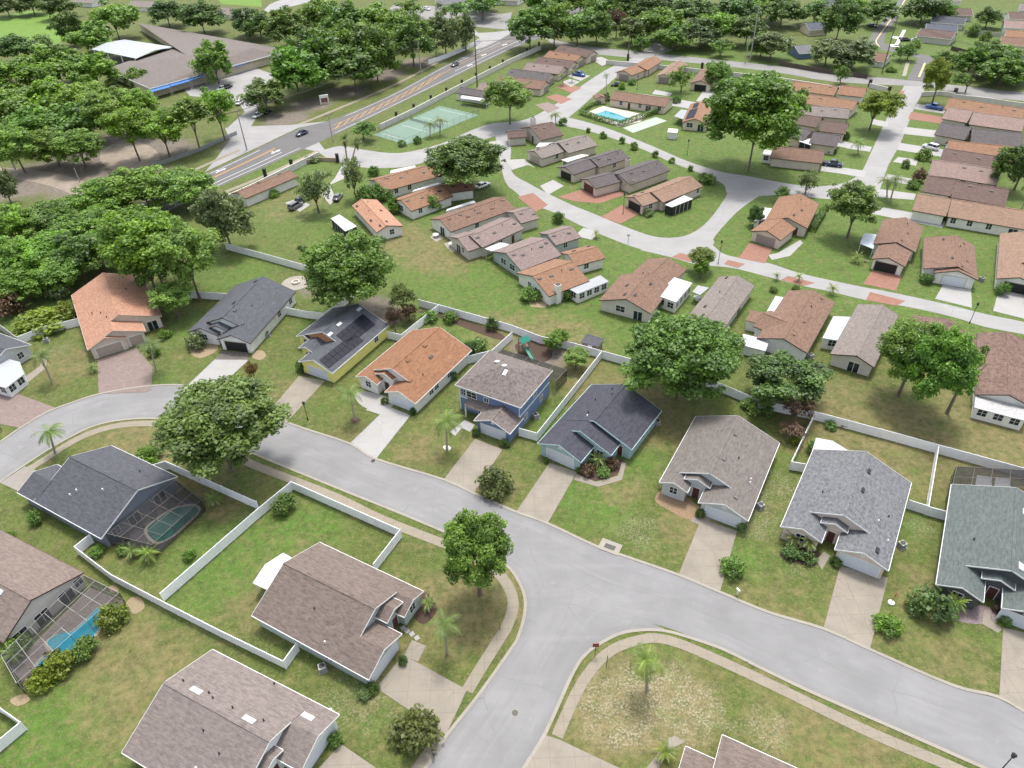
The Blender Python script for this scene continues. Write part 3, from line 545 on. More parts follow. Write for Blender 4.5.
# ---- the villas: HV(label, tile, roof, wall, fascia) then sec(ridge front > ridge back, point on an eave)
def HV(label, tile, roof, wall='w', fasc='b', **k): return House('villa', label, 'house', tile, roof, wall, fasc, **k)
def vents(h, i=0, n=3, side=1, kind='vent'):
    S = h.secs[i]; hw = S['xr'] if side > 0 else S['xl']
    h.on_roof(i, [(kind if k % 3 != 2 else 'pipe', (k+.6+random.uniform(-.25,.25))/n, min(hw-.8, random.uniform(.7,1.5)+(k % 2)*.8), side) for k in range(n)])
h = HV('long brown-roofed white villa alone beside the main road wall', 'a', 'B'); h.sec((385,322,45,462),(455,352),sides='Rw@4 Rw@9 Rw@13 Rd@7'); vents(h,0,3); h.done()
h = HV('orange-roofed villa with a white side carport behind the big front oak', 'a', 'OO'); h.sec((1003,675,840,505),(940,722),(1113,682),front='w@1.2'); h.patio('a','645,630 700,604 812,680 737,712',2.3,'screen'); vents(h,0,4,-1); vents(h,0,3); h.done()
h = HV('orange villa nearest the entrance road bend, white lanai on its far side', 'b', 'O'); h.sec((155,190,485,102),(230,262),front='w@0',sides='Rw@4 Rw@8'); h.sec((480,112,610,82),(622,150)); h.patio('b','255,150 262,130 415,98 425,115',2.6,'w'); vents(h,0,4); h.done()
h = HV('two-step orange villa between two orange roofs below the spreading oak', 'b', 'O'); h.sec((322,318,588,225),(400,388),front='W@-.8',sides='Rw@3 Rw@7'); h.sec((590,224,778,199),(822,250)); h.patio('b','395,268 410,255 560,208 585,215',2.6,'w'); vents(h,0,4); vents(h,1,2); h.done()
h = HV('long plain brown-roofed villa with furniture on its end patio', 'b', 'B'); h.sec((572,443,985,300),(650,522),front='s@.3',sides='Rw@8'); h.patio('b','612,392 622,378 790,322 805,335',2.6,'w'); vents(h,0,5,1,'tvent'); vents(h,0,3); h.done()
h = HV('pink-roofed villa stepping down to a patio at its lawn end', 'F', 'P', 'bg'); h.sec((470,236,512,217.5),(482,247.7),sides='Rw@6 Rd@10',ze=2.75); h.sec((457.5,238,475,232.5),(470.5,250.5),front='s@-.6 w@1.6'); h.sec((513,212.5,531,207.5),(539.3,218.2)); h.patio('f','30,375 85,395 190,347 130,335',2.5,'posts'); vents(h,0,4); vents(h,2,2); h.done()
h = HV('pale pink-roofed villa with two windows on its lawn gable', 'f', 'P', 'g'); h.sec((165,403,425,308),(265,515),front='W@-1.6 W@1.8',sides='Rw@13'); h.sec((428,283,590,233),(650,302),sides='Rw@3'); vents(h,0,5); vents(h,1,2); h.done()
h = HV('orange villa with a white chimney and sunroom facing the common lawn', 'f', 'O', 'w'); h.sec((333,549,590,455),(455,675),front='s@1.4 w@-1.5'); h.sec((562,412,750,362),(820,430),sides='Rw@3'); h.patio('f','565,630 625,665 825,585 770,545',2.4,'w',GREYM); h.chimney('f',(497,606),1.1,4.3); vents(h,0,4); vents(h,1,2,-1); h.done()
h = HV('large brown-roofed villa with a square flat white roof at its side', 'n', 'B', 'bg'); h.sec((231,377,370,206),(395,468),(60,383),front='W@-1.2 s@2.6'); h.sec((500,112,378,225),(625,180),front='gw:4.2'); h.patio('n','425,352 550,398 655,275 520,232',2.75,'w'); vents(h,0,3,-1); vents(h,0,2); h.done()
h = HV('long gray-roofed villa right of the flat-white-roof one, tiny gray side porch', 'n', 'G', 'bg'); h.sec((712,536,948,228),(829,606),sides='Rw@4 Rw@9 Rs@13'); h.patio('n','655,332 705,352 762,305 690,290',2.4,'posts',GREYM); vents(h,0,4,-1); h.done()
h = HV('brown cross-gabled villa beside a pale blue flat carport roof', 'm', 'B', 'wh'); h.sec((150,438,340,127),(303,528)); h.sec((178,333,20,274),3.6,roof='B'); h.patio('m','42,268 85,270 185,182 100,166',2.5,'w'); vents(h,0,4,1,'tvent'); h.done()
h = HV('gray-roofed villa with pale blue flat side roof and awninged end door', 'm', 'G', 'bg'); h.sec((620,548,785,222),(440,555),(895,266),front='s@0'); h.patio('m','400,435 535,457 592,300 470,296',2.45,'w',plain('pale_blue_roof_panel',(.4,.45,.5),.5)); h.done()
h = HV('maroon-roofed villa half hidden behind the two-tone pair of oaks', 'l', 'M', 'bg'); h.sec((395,760,545,634),(285,640)); h.done()
h = HV('mottled maroon tile-roofed villa with a white sunroom strip, cut by picture edge', 'o', 'M', 'w'); h.sec((930,478,920,76),(712,474)); h.patio('o','715,482 705,560 1040,648 1060,565',2.2,'w',plain('weathered_white_panel',(.38,.38,.38),.6,var=.25)); h.done()
h = HV('orange villa on the road bend with a pink garage and side white lanai', 'h', 'O', 'p'); h.sec((432,433,515,281),(560,498),front='d@2.4'); h.sec((300,516,400,441),(403,566),(185,526),front='gp:4.6'); h.patio('h','220,452 312,440 357,376 285,368',2.5,'w'); vents(h,0,3); h.done()
h = HV('brown villa with dark open garage and salmon drive, pale flat roof left', 'l', 'B', 'w'); h.sec((210,141,266,-17),(330,206),(60,152)); h.sec((157,241,203,150),(268,285),(50,246),front='gk:4.4'); h.patio('l','-25,150 60,185 80,92 0,84',2.4,'posts',plain('pale_blue_roof_panel',(.4,.45,.5),.5)); vents(h,0,3,1,'tvent'); h.done()
h = HV('brown-roofed villa with a half-open white garage and concrete drive', 'l', 'B', 'w'); h.sec((600,297,587,96),(380,302),(728,380),front='w@-2.4 d@-1.2'); h.wing((450,330),(727,383),front='gw:4.4'); vents(h,0,4,1,'tvent'); vents(h,0,2,-1); h.done()
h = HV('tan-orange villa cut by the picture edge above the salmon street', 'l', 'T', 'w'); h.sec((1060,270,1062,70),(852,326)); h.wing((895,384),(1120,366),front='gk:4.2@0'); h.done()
# right-hand rows, seen roof above roof
h = HV('long tan-roofed villa closest to the camera in the right-hand row', 'k', 'T', 'w'); h.sec((345,404,560,441),6.0,3.4); h.sec((563,441,1075,522),6.0,3.4,sides='Rw@1.5 Rw@5 Rw@9 Rs@14 Rw@18'); h.done()
h = HV('dark purple-brown villa directly behind the long tan roof', 'k', 'DP', 'w'); h.sec((405,290,588,320),6.0,3.4); h.sec((590,326,930,380),6.0,3.4,sides='Rw@2 Rw@6'); vents(h,1,2); h.done()
h = HV('pale pink roof between two dark purple roofs in the right-hand row', 'k', 'PK', 'w'); h.sec((437,190,618,212),6.0,3.4); h.sec((620,213,880,256),6.0,3.4,sides='Rw@2 Rw@6'); vents(h,0,2,-1); vents(h,1,3); h.done()
h = HV('dark maroon-gray roof joined to an orange roof, right-hand row', 'k', 'DP', 'w'); h.sec((512,116,905,174),6.0,3.4); vents(h,0,3); h.done()
h = HV('orange roof joined to the dark maroon roof, right-hand row', 'k', 'O', 'w'); h.sec((540,66,960,106),6.0,3.4); vents(h,0,4,-1); h.done()
h = HV('dark gray-brown roof with a pale driveway, right-hand row', 'j', 'D', 'bg'); h.sec((495,397,690,430),6.0,3.4); h.sec((690,437,1015,466),6.0,3.4); h.done()
h = HV('pink roof second from the far wall in the right-hand row', 'j', 'PK', 'bg'); h.sec((540,300,700,325),6.0,3.4); h.sec((700,332,1035,376),6.0,3.4); vents(h,0,2,-1); vents(h,1,4,-1); h.done()
h = HV('brown-tan roof nearest the cross road in the right-hand row', 'j', 'OT', 'bg'); h.sec((550,241,1040,312),6.0,3.4); vents(h,0,4); h.done()
h = HV('orange roof nearest the cross road in the middle row', 'i', 'O', 'w'); h.sec((565,170,270,133),5.0,3.2); h.sec((748,180,580,161),5.0,3.2); vents(h,0,3,-1); h.done()
h = HV('orange garage-fronted villa second from the cross road, middle row', 'i', 'O', 'p'); h.sec((530,238,225,201),5.0,3.2); h.sec((690,264,530,238),5.0,3.2); vents(h,0,3,-1); h.done()
h = HV('taupe-roofed villa in the middle row behind the lime-green tree', 'i', 'G', 'p'); h.sec((640,311,280,281),5.0,3.2); vents(h,0,3,-1); h.done()
h = HV('dark brown two-step villa in the middle row', 'i', 'B2', 'p'); h.sec((462,367,330,345),5.0,3.2); h.sec((632,406,470,386),5.0,3.2); h.done()
h = HV('gray-brown villa with a dark screened porch in the middle row', 'i', 'D', 'p'); h.sec((400,452,310,430),5.0,3.2); h.sec((580,484,408,460),5.0,3.2); h.patio('i','315,520 390,545 398,505 320,490',2.4,'screen'); h.done()
h = HV('brown-orange villa with a white sunroom behind the great spreading oak', 'i', 'B', 'p'); h.sec((476,583,150,548),5.0,3.2); h.patio('i','78,602 275,628 287,606 95,572',2.5,'w'); h.done()
h = HV('taupe-brown L-shaped villa behind the clubhouse with a dark car', 'e', 'OT', 'p'); h.sec((408,258,500,222),(462,290),front='gp:4.2'); h.sec((505,229,605,168),(560,258),sides='Rd@2'); h.done()
h = HV('pale taupe villa behind the round dark garden tree', 'e', 'T', 'p', fasc='c'); h.sec((668,279,770,196),(713,306),front='gp:4.2'); h.done()
h = HV('brown villa with a dark open garage beyond the clubhouse', 'e', 'B', 'p'); h.sec((902,322,975,232),(965,353),front='gk:4.2'); h.done()
h = HV('pinkish villa with black solar panels left of the great oak', 'e', 'O', 'c'); h.sec((865,567,915,452),(940,607),front='W@-1.5 s@2'); h.patio('e','730,552 790,572 835,515 775,508',2.4,'posts',GREYM)
S_ = h.secs[0]; m = MB(); m.M = S_['K'] @ Matrix.Translation((0,0,S_['zr'])) @ Matrix.Rotation(-math.atan((S_['zr']-S_['ze'])/S_['xl']),4,'Y')
for a,b,c0,d0 in ((.08,.6,-S_['xl']*.85,-S_['xl']*.15),(.66,.93,-S_['xl']*.7,-S_['xl']*.25)): m.box(c0,d0,a*S_['L'],b*S_['L'],.03,.09)
SOLAR = plain('solar_panel', (.008,.009,.02), .55, var=.2); SOLAR.node_tree.nodes['Principled BSDF'].inputs['Specular IOR Level'].default_value = .2; h.part(m,'solar_panel',SOLAR); h.done()
h = House('clubhouse','brown-roofed clubhouse beside the blue community pool','clubhouse','e','B','c','b'); h.sec((705,437,348,389),4.6,sides='Lw@2 Ls@6 Lw@9 Ld@13 Lw@16'); h.done()
h = House('pool_hut','small brown-roofed hut by the community pool corner','hut','e','B','c','b',ze=2.1,oh=.3); h.sec((265,424,243,404),1.9); h.done()
ROWD = [('dark brown roof at the road corner, first of the left row','B2',(985,197,770,160),(962,225)),('taupe-brown roof second from the road corner, left row','OT',(905,228,700,196),(880,266)),('dark brown roof third from the road corner, left row','B2',(862,262,632,235),(836,300)),
 ('pinkish taupe roof fourth from the road corner, left row','P',(795,297,562,270),(770,336)),('dark gray-brown roof fifth from the road corner, left row','D',(717,341,455,310),(694,386)),('brown roof sixth from the road corner, left row','B',(682,391,385,356),(645,436)),('pinkish roof last of the left row, behind the park oak','P',(560,440,270,396),(535,488))]
for lb, rf, rd, ev in ROWD: h = HV(lb,'d',rf,'p'); h.sec(rd,4.9,3.2,front='gp:4@.6'); vents(h,0,2,-1); h.done()
h = HV('dark gray-roofed villa with two white arches beside the green court','d','D','w'); h.sec((335,462,130,428),3.4); h.patio('d','130,500 300,522 312,505 140,482',2.4,'posts'); h.done()
h = HV('dark brown villa with a white chimney where the streets fork','c','B2','bg'); h.sec((320,300,464,268),(362,392),front='d@1'); h.sec((172,328,290,318),(262,366)); h.chimney('c',(339,240),1.3,5.0,WALLM['w']); h.patio('c','355,430 455,418 465,400 380,402',2.4,'posts'); vents(h,0,3); h.done()
h = HV('taupe-roofed villa in two steps with a beige garage end','c','G','p'); h.sec((345,453,500,404),(377,510),front='gt:4.2',sides='Rw@6'); h.sec((503,402,690,352),(572,468)); vents(h,0,2,-1); vents(h,1,3,1); h.done()
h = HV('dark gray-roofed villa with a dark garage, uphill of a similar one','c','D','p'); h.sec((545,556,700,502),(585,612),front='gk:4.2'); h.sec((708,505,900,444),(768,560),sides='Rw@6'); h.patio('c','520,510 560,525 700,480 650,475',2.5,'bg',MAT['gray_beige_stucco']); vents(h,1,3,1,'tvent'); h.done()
h = HV('dark gray-roofed villa with a maroon garage beside the palm','c','D','p'); h.sec((690,634,858,590),(765,687),front='gm:4.4'); h.sec((885,602,1142,512),(960,672)); h.chimney('c',(945,508),1.0,3.6); vents(h,1,3,1,'tvent'); h.done()
h = HV('tan-roofed villa in the street bend with a dark garage and white lanai','g','T','p'); h.sec((282,301,395,264),(345,358),front='gk:4.6',sides='Rw@3'); h.sec((393,270,650,168),(480,332),sides='Rw@2 Rw@14 Rs@17'); h.patio('g','480,350 525,366 660,312 602,290',2.5,'screen'); vents(h,0,2,-1); h.done()
# ---- far houses
def HF(label, tile, roof, wall, rd, ev, **k): h = House('house', label, 'house', tile, roof, wall, 'w', **k); h.sec(rd, 5.5, sides='Rw@3 Rw@7', front='w@0'); h.done()
HF('blue-gray roofed house beyond the cross road behind a green tree', (768,0), 'BG', 'c', (225,88,150,92), (238,130))
HF('small pale blue shed-like house beyond the cross road', (768,0), 'LG', 'b', (165,178,105,182), (170,195), ze=2.2)
HF('mauve-roofed house facing the far yellow-lined street', 'p', 'DP', 'bg', (590,205,365,180), (572,285))
HF('slate-gray roof behind the mauve roof on the far street', 'p', 'BG', 'bg', (600,160,400,150), (590,200))
HF('dark gray roof third back on the far street', 'p', 'SL', 'bg', (655,112,440,98), (640,140))
HF('far brown-roofed house behind the row of gray roofs', 'p', 'DP', 'bg', (690,56,480,52), (680,90))
HF('brown roof with orange walls at the right picture edge', 'p', 'B', 'c', (1120,250,880,232), (870,300))
HF('pale orange roof at the right edge behind the brown one', 'p', 'O', 'w', (1120,205,910,190), (905,228))
HF('pink roof at the right edge behind the orange one', 'p', 'PK', 'w', (1120,140,900,128), (892,180))
HF('far brown roof at the right edge behind the pink one', 'p', 'DP', 'w', (1120,80,920,76), (905,125))
HF('farthest gray roof at the right top corner', 'p', 'G', 'w', (1120,30,1000,22), (985,52))
HF('small brown-roofed hut at the mouth of the far street', 'p', 'B', 'w', (165,345,85,335), (150,410), ze=2.2)
HF('pale building at the top edge behind the parking trees', (256,0), 'LG', 'w', (870,-12,720,-8), (880,8))
HF('gray building beyond the parking lot at the top edge', (256,0), 'G', 'w', (1060,-20,930,-25), (1050,10))
HF('gray-roofed house at the top edge above the school', (0,0), 'G', 'w', (620,5,530,2), (600,30))
HF('small gray house behind the school tree, top edge', (0,0), 'G', 'w', (990,40,890,30), (975,72))
HF('dark gray-roofed house at the top edge left of the far street', (768,0), 'SL', 'c', (330,-6,215,-2), (300,30))
HF('pale-roofed house at the top edge beyond the far street', (768,0), 'G', 'w', (760,-22,650,-18), (740,10))
HF('white house at the very top left behind dark trees', (0,0), 'G', 'w', (390,-10,310,-16), (380,10))
# ---- the detached houses along the near street
def HH(label, tile, roof, wall, fasc='w', name='house', **k): return House(name, label, 'house', tile, roof, wall, fasc, slope=k.pop('slope',.42), ze=k.pop('ze',2.65), **k)
h = HH('salmon-orange roofed house with two beige garage doors and brown paver drive','H1','OO','p','c'); h.sec((375,350,272,82),(663,385),(76,237),front='s@5')
h.wing((172,560),(548,455),yfrom='r',front='gt:2.5@3.2'); h.wing((172,560),(422,490),ze=2.644,front='gt:4.6',i=1,push=.6); h.on_roof(0,[('pipe',.35,4.5,-1),('pipe',.25,3,-1),('pipe',.1,2.2,-1),('pipe',.6,3,1)]); h.done()
h = HH('white house with a slate-dark roof and black open garage','H2','SG','wh','b'); h.sec((268,368,530,103),(733,210),(300,215),sides='Rw@9 Rw@14')
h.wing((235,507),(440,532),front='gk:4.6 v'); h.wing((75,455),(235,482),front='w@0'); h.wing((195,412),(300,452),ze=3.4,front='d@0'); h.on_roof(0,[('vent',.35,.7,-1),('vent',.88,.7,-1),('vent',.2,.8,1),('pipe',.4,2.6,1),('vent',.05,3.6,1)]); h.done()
ORG = plain('orange_gable_panel', (.5,.25,.12), .8)
h = HH('yellow house with black solar panels on a slate roof','H3','SG','y'); h.sec((270,267,500,88),(680,237),front='',sides='Rw@7 Rw@13')
h.wing((125,452),(303,522),front='gw:4.4 v'); h.wing((112,298),(205,325),front='w@0'); h.wing((118,370),(215,398),ze=2.9,front='d@0')
for k in (0,2,3):
    S_ = h.secs[k]; m = MB(); m.M = S_['K']; y = S_['o']-.03; m.add([(-S_['xl']*.8,y,S_['ze']+.05),(S_['xr']*.8,y,S_['ze']+.05),(0,y,S_['zr']-.35)],[(0,1,2)]); h.part(m,'gable_panel',ORG)
S_ = h.secs[0]; m = MB(); m.M = S_['K'] @ Matrix.Translation((0,0,S_['zr'])) @ Matrix.Rotation(math.atan((S_['zr']-S_['ze'])/S_['xr']),4,'Y'); X_ = S_['xr']*1.05
def on_plane(S, side, tile, x, y):
    """where the photograph's pixel meets the roof slope: (distance from the ridge, distance from the front)"""
    n = S['M'].to_3x3() @ Vector((side*(S['zr']-S['ze']), 0, S['xr'] if side > 0 else S['xl'])); p0 = S['M'] @ Vector((0,0,S['zr'])); d = P(*q(tile,x,y))-Vector(CAM); t = n.dot(p0-Vector(CAM))/n.dot(d); return S['M'].inverted() @ (Vector(CAM)+d*t)
sl_ = (S_['zr']-S_['ze'])/S_['xr']; m.M = S_['K']
for quad_, nu, nv in (('358,292 530,155 613,222 440,357',6,3),('250,450 470,277 537,325 312,502',8,2)):
    c4 = [on_plane(S_,1,'H3',*map(float,a.split(','))) for a in quad_.split()]
    for u in range(nu):
        for v_ in range(nv):
            g4 = [c4[0].lerp(c4[1],a).lerp(c4[3].lerp(c4[2],a),b) for a,b in (((u+.03)/nu,(v_+.03)/nv),((u+.97)/nu,(v_+.03)/nv),((u+.97)/nu,(v_+.97)/nv),((u+.03)/nu,(v_+.97)/nv))]
            m.slab(*[g+Vector((0,0,.11)) for g in g4], .05)
h.part(m,'solar_panel',SOLAR); h.on_roof(0,[('sky',.9,1.0,1),('sky',.35,.9,1),('sky',.05,1.3,1)]); h.done()
h = HH('bright orange-roofed white house with a clean white driveway','H4','HO','w'); h.sec((330,182,638,-83),(835,72),sides='Rw@-11 Rw@-7 Rw@2')
h.wing((285,332),(485,396),front='gw:4.6 v'); h.wing((115,240),(245,278),front='w@0'); h.wing((225,216),(345,253),ze=3.5,front='d@0'); h.on_roof(0,[('tvent',.25,.8,1),('tvent',.6,.8,1),('vent',.5,3,1),('pipe',.2,4.4,1),('tvent',.02,3.6,1)]); h.done()
# two-storey blue house: a hipped roof over two floors
h = HH('two-storey blue house with a brown-gray hip roof and white trim','H5','TS','b')
ZE = 5.4; fl, fr, br = [P(*q('H5',*a),ZE) for a in ((160,350),(580,497),(795,260))]
M5, W5 = h.frame(fl, fr); M5 = M5 @ Matrix.Rotation(math.pi/2,4,'Z') @ Matrix.Rotation(0,4,'Z')
d_ = (fr-fl).xy.normalized(); M5 = Matrix(((d_.x,-d_.y,0,fl.x),(d_.y,d_.x,0,fl.y),(0,0,1,0),(0,0,0,1))); D5 = (M5.inverted() @ br).y
h.root = thing('house', h.label, 'house', M5.translation, math.atan2(d_.y,d_.x)); h.M0 = h.root.matrix_basis.copy(); LANDMARK.append((h, proj(M5 @ Vector((W5/2,D5/2,6)))))
m = MB(); hz = ZE+.4*min(W5,D5)/2; e = min(W5,D5)/2
r0, r1 = (Vector((e,D5/2,hz)), Vector((W5-e,D5/2,hz))) if W5 > D5 else (Vector((W5/2,e,hz)), Vector((W5/2,D5-e,hz)))
A0,B0,C0,D0 = Vector((0,0,ZE)),Vector((W5,0,ZE)),Vector((W5,D5,ZE)),Vector((0,D5,ZE)); dn = Vector((0,0,.16))
if W5 > D5: fs = [(A0,B0,r1,r0),(B0,C0,r1),(C0,D0,r0,r1),(D0,A0,r0)]
else: fs = [(A0,B0,r0),(B0,C0,r1,r0),(C0,D0,r1),(D0,A0,r0,r1)]
for f in fs: m.add(f,[tuple(range(len(f)))])
m.add([A0-dn,B0-dn,C0-dn,D0-dn],[(3,2,1,0)])
h.part(m,'roof',ROOF['TS']); m = MB(); o5 = .45; m.box(o5,W5-o5,o5,D5-o5,-.05,ZE-.17); h.part(m,'wall',WALLM['b'])
m = MB(); m.box(-.05,W5+.05,-.05,.0,ZE-.2,ZE-.01); m.box(W5,W5+.05,0,D5,ZE-.2,ZE-.01); m.box(-.05,0,0,D5,ZE-.2,ZE-.01); m.box(o5-.04,W5-o5+.04,o5-.05,o5-.003,2.75,3.0); m.box(W5-o5+.003,W5-o5+.05,o5-.05,D5-o5,2.75,3.0)
for x in (o5-.02,W5-o5-.13): m.box(x,x+.15,o5-.06,o5-.004,0,ZE-.2)
h.part(m,'fascia',WHITE)
Fr = lambda x,z: Matrix.Translation((x,o5,z)) @ Matrix.Rotation(math.pi,4,'Z'); Rt = lambda y,z: Matrix.Translation((W5-o5,y,z)) @ Matrix.Rotation(-math.pi/2,4,'Z')
for fx, w, z, hh in ((.06,.9,3.35,1.2),(.19,1.9,3.35,1.2),(.42,.8,3.5,.9),(.19,2.0,.8,1.3)): h.window(Fr(W5*fx+.5,z), w, hh)
for y, z in ((2.5,.9),(D5*.7,1.0),(D5*.5,3.6)): h.window(Rt(y,z), .9, 1.0)
I5 = M5.inverted(); gl, gr_ = [I5 @ P(*q('H5',*a),2.6) for a in ((278,582),(513,662))]; hw = (gr_.x-gl.x)/2; yy = (gl.y+gr_.y)/2
S_ = h.add(M5 @ Matrix.Translation((gl.x+hw,yy,0)), o5-yy+.4, hw, hw, 2.6, 2.6+.45*hw, 'gw:4.6 v', '', '', None, (1,0))
m = MB(); m.slab((gl.x-3.6,-1.6+o5,2.6),(gl.x+1.2,-1.6+o5,2.6),(gl.x+1.2,o5,3.3),(gl.x-3.6,o5,3.3),.12); h.part(m,'porch_roof',ROOF['TS'])
for x in (gl.x-3.4,gl.x-.3): m = MB(); m.box(x-.1,x+.1,-1.5+o5,-1.3+o5,0,2.5); h.part(m,'porch_post',WHITE)
h.door(Fr(gl.x-1.2,0),DARK)
for x,y,r in ((W5*.33,D5*.62,.2),(W5*.48,D5*.55,-.5),(W5*.56,D5*.42,.35)):
    m = MB(); zz = ZE+.4*min(y,D5-y,x,W5-x); m.M = Matrix.Translation((x,y,zz)) @ Matrix.Rotation(math.atan(.4)*(1 if y < D5/2 else -1),4,'X'); m.box(-.3,.3,-.55,.55,-.02,.12); h.part(m,'skylight',WHITE)
h.done()
h = HH('navy-roofed house with teal trim and a white garage','H6','NV','t','t'); h.sec((345,325,548,90),(772,268),(310,115),front='d@4.6',sides='Rw@5 Rw@10')
h.wing((30,490),(455,545),yfrom='r',front='w@3.4 d@1.9'); h.wing((30,490),(272,578),ze=2.644,front='gw:4.8 v',i=1); h.on_roof(0,[('pipe',.2,2.2,-1),('pipe',.55,3.0,-1),('pipe',.85,1.6,-1),('wpipe',.1,1.8,-1),('pipe',.7,.8,-1)]); h.done()
h = HH('warm gray-roofed house with pale gray walls and gabled entry','H7','GY','v'); h.sec((385,405,565,35),(825,220),(285,55))
h.wing((310,590),(612,703),front='gw:4.9 v@0'); h.wing((55,460),(245,517),front='w@0'); h.wing((218,440),(385,497),ze=3.45,front='d@0'); h.on_roof(0,[('tvent',.3,.8,1),('tvent',.72,.8,1),('pipe',.42,2.6,1),('wpipe',.25,5.2,1),('wpipe',.2,5.3,1)]); h.on_roof(1,[('tvent',.6,.9,1)]); h.done()
h = HH('light gray shingled house with dark entry recess and palms by its window','H8','LG','p'); h.sec((475,480,615,72),(915,235),(265,90))
h.wing((415,700),(803,841),front='gw:4.9 v@0'); h.wing((92,562),(335,645),front='w@0'); h.wing((325,527),(500,582),ze=3.45,front='d@0'); h.on_roof(0,[('vent',.45,1.2,1),('vent',.75,1.2,1),('wpipe',.2,4.2,1),('pipe',.35,5.3,1),('wpipe',.05,6,1),('pipe',.3,3.5,-1)]); h.on_roof(1,[('vent',.4,1.4,1)])
h.patio('H8','265,85 512,73 400,5 295,-15',2.5,'posts',plain('white_lanai_panel',(.46,.46,.47),.5)); h.done()
h = HH('green-gray roofed charcoal house with white trim at right picture edge','F','GR','k'); h.sec((1012.4,570.5,1017.1,487.5),(950.9,488.1))
h.wing((938,585),(983.7,601),front='w@0'); h.wing((1002,608),(1052,624),front='gw:4.7 v@0'); h.wing((982,578),(1015.3,588.6),ze=3.4,front='d@0'); h.on_roof(0,[('sky',.75,1.2,1),('sky',.1,1.0,1),('pipe',.3,4,-1)]); h.done()
h = HH('taupe-brown roofed corner house with pale green walls inside the fenced lot','F','CB','g'); h.sec((375.5,608.3,283.9,562.7),(366.9,678.6),(423.1,591),sides='Lw@3 Lw@8')
h.wing((402,634),(366.9,679.4),front='gw:4.9 v@0'); h.wing((423.1,591.9),(403.6,616.9),front='w@0'); h.wing((402.8,602),(387.2,623),ze=3.4,front='d@0'); h.on_roof(0,[('pipe',.5,3,-1),('wpipe',.25,5.6,-1)])
h.patio('H10b','395,112 340,82 225,155 145,275 235,318',2.5,'posts',plain('bright_white_awning',(.55,.55,.545),.5)); h.done()
h = HH('slate-roofed house with a screened green pool at its back','F','SL','s'); h.sec((137.6,490,70,456.5),(103.3,539.7),(181.4,478.4),front='s@-2 s@2.5 w@-5',sides='Rw@4 Rw@9'); S_ = h.secs[0]; h.add(S_['M'] @ Matrix.Translation((-S_['xl']+3.3,S_['L']-.42,0)),4.4,3.3,3.3,2.644,2.644+.42*3.3,'','gw:4.8','',None,(0,1),.006); h.on_roof(0,[('wpipe',.35,2,-1),('wpipe',.62,3.6,-1),('wpipe',.65,4.5,-1),('pipe',.3,3.5,1)]); h.done()
h = HH('tan-roofed house with a blue screened pool at the left picture edge','F','TN','bg','b'); h.sec((31.25,599.7,-60,549),(92.2,577.3),(1.6,641.4),front='s@-3 s@0 s@3.5 w@5.5'); h.on_roof(0,[('sky',.28,.8,-1)]); h.done()
h = HH('mauve-brown roofed house with white skylights at the bottom left','F','MB','wh'); h.sec((270,741,164,682.25),(217.5,652),(121,752)); h.wing((297,770),(335.3,720.7),front='gw:4.9 v@0'); h.wing((262,775),(283,750),ze=3.4,front='d@0')
h.on_roof(0,[('bsky',.25,.9,1),('bsky',.75,.9,1),('pipe',.6,1.1,1),('pipe',.66,1.4,1),('pipe',.5,2,-1),('wpipe',.4,5,-1),('pipe',.3,3,-1),('pipe',.35,6,1),('pipe',.9,1.2,1),('pipe',.42,1.2,1),('pipe',.16,1.6,1)]); h.on_roof(1,[('bsky',.6,1.4,1)]); h.done()
h = HH('taupe-roofed house at the bottom edge behind the pale dry lawn','F','CB','p'); h.sec((708,788,833,848),(719.5,733.5)); h.sec((676,778,743,809),(685,746)); h.done()
h = HH('white-walled house with a charcoal roof at the left picture edge','F','SL','v'); h.sec((5,349,-40,332),(32,345),front='w@2'); h.patio('F','-8,354 20,362 24,374 6,388 -25,380',2.4,'wh',plain('pale_gray_roof_panel',(.36,.39,.43),.5)); h.done()
# ---- school, canopy, pavilion
h = House('school','brown-roofed school with a blue entrance awning behind the trees','school','F','SC','c','w')
c5 = [P(x,y,3.6) for x,y in ((106,69),(150,88.5),(277,53.5),(274,47),(138,23),(174,45))]; o_ = P(200,55).xy; h.root = thing('school',h.label,'school',(o_.x,o_.y,0)); h.M0 = h.root.matrix_basis.copy(); LANDMARK.append((h,(190,55)))
r0, r1 = P(186,55,6.4), P(252,48,6.4); m = MB(); m.M = h.M0.inverted()
for f in ((c5[1],c5[2],r1,r0),(c5[2],c5[3],r1),(c5[3],c5[4],r0,r1),(c5[4],c5[5],r0),(c5[5],c5[0],r0),(c5[0],c5[1],r0)): m.add(f,[tuple(range(len(f)))])
m.add([p-Vector((0,0,.3)) for p in c5],[tuple(range(6))]); h.part(m,'roof',ROOF['SC']); ins = [o_+(p.xy-o_)*(1-1.2/(p.xy-o_).length) for p in c5]; m = MB(); m.M = h.M0.inverted(); m.prism(ins,-.1,3.4); h.part(m,'wall',WALLM['c'])
m = MB(); m.M = h.M0.inverted()
for k in range(6): a, b = c5[k], c5[(k+1)%6]; m.slab(a+Vector((0,0,.02)),b+Vector((0,0,.02)),b+(b-Vector((*o_,3.6))).normalized()*.12,a+(a-Vector((*o_,3.6))).normalized()*.12,.35)
h.part(m,'fascia',WHITE)
for a in ('150,92.5 170,87 169,82.5 149,88','170.5,86.5 190,81 188.5,77 169.5,82','190.5,80.5 205,76 203.5,72 189,76.5','235,67 251,62 249.5,57.5 234,62','251.5,61.5 268,57 266.5,52.5 250,57'): h.patio('F',a,3.1,'posts',plain('blue_awning',(.03,.14,.45),.5),roofname='awning')
h.done()
h = House('pavilion','white metal-roofed open pavilion in the school courtyard','pavilion',(0,0),'LG','v','w'); 
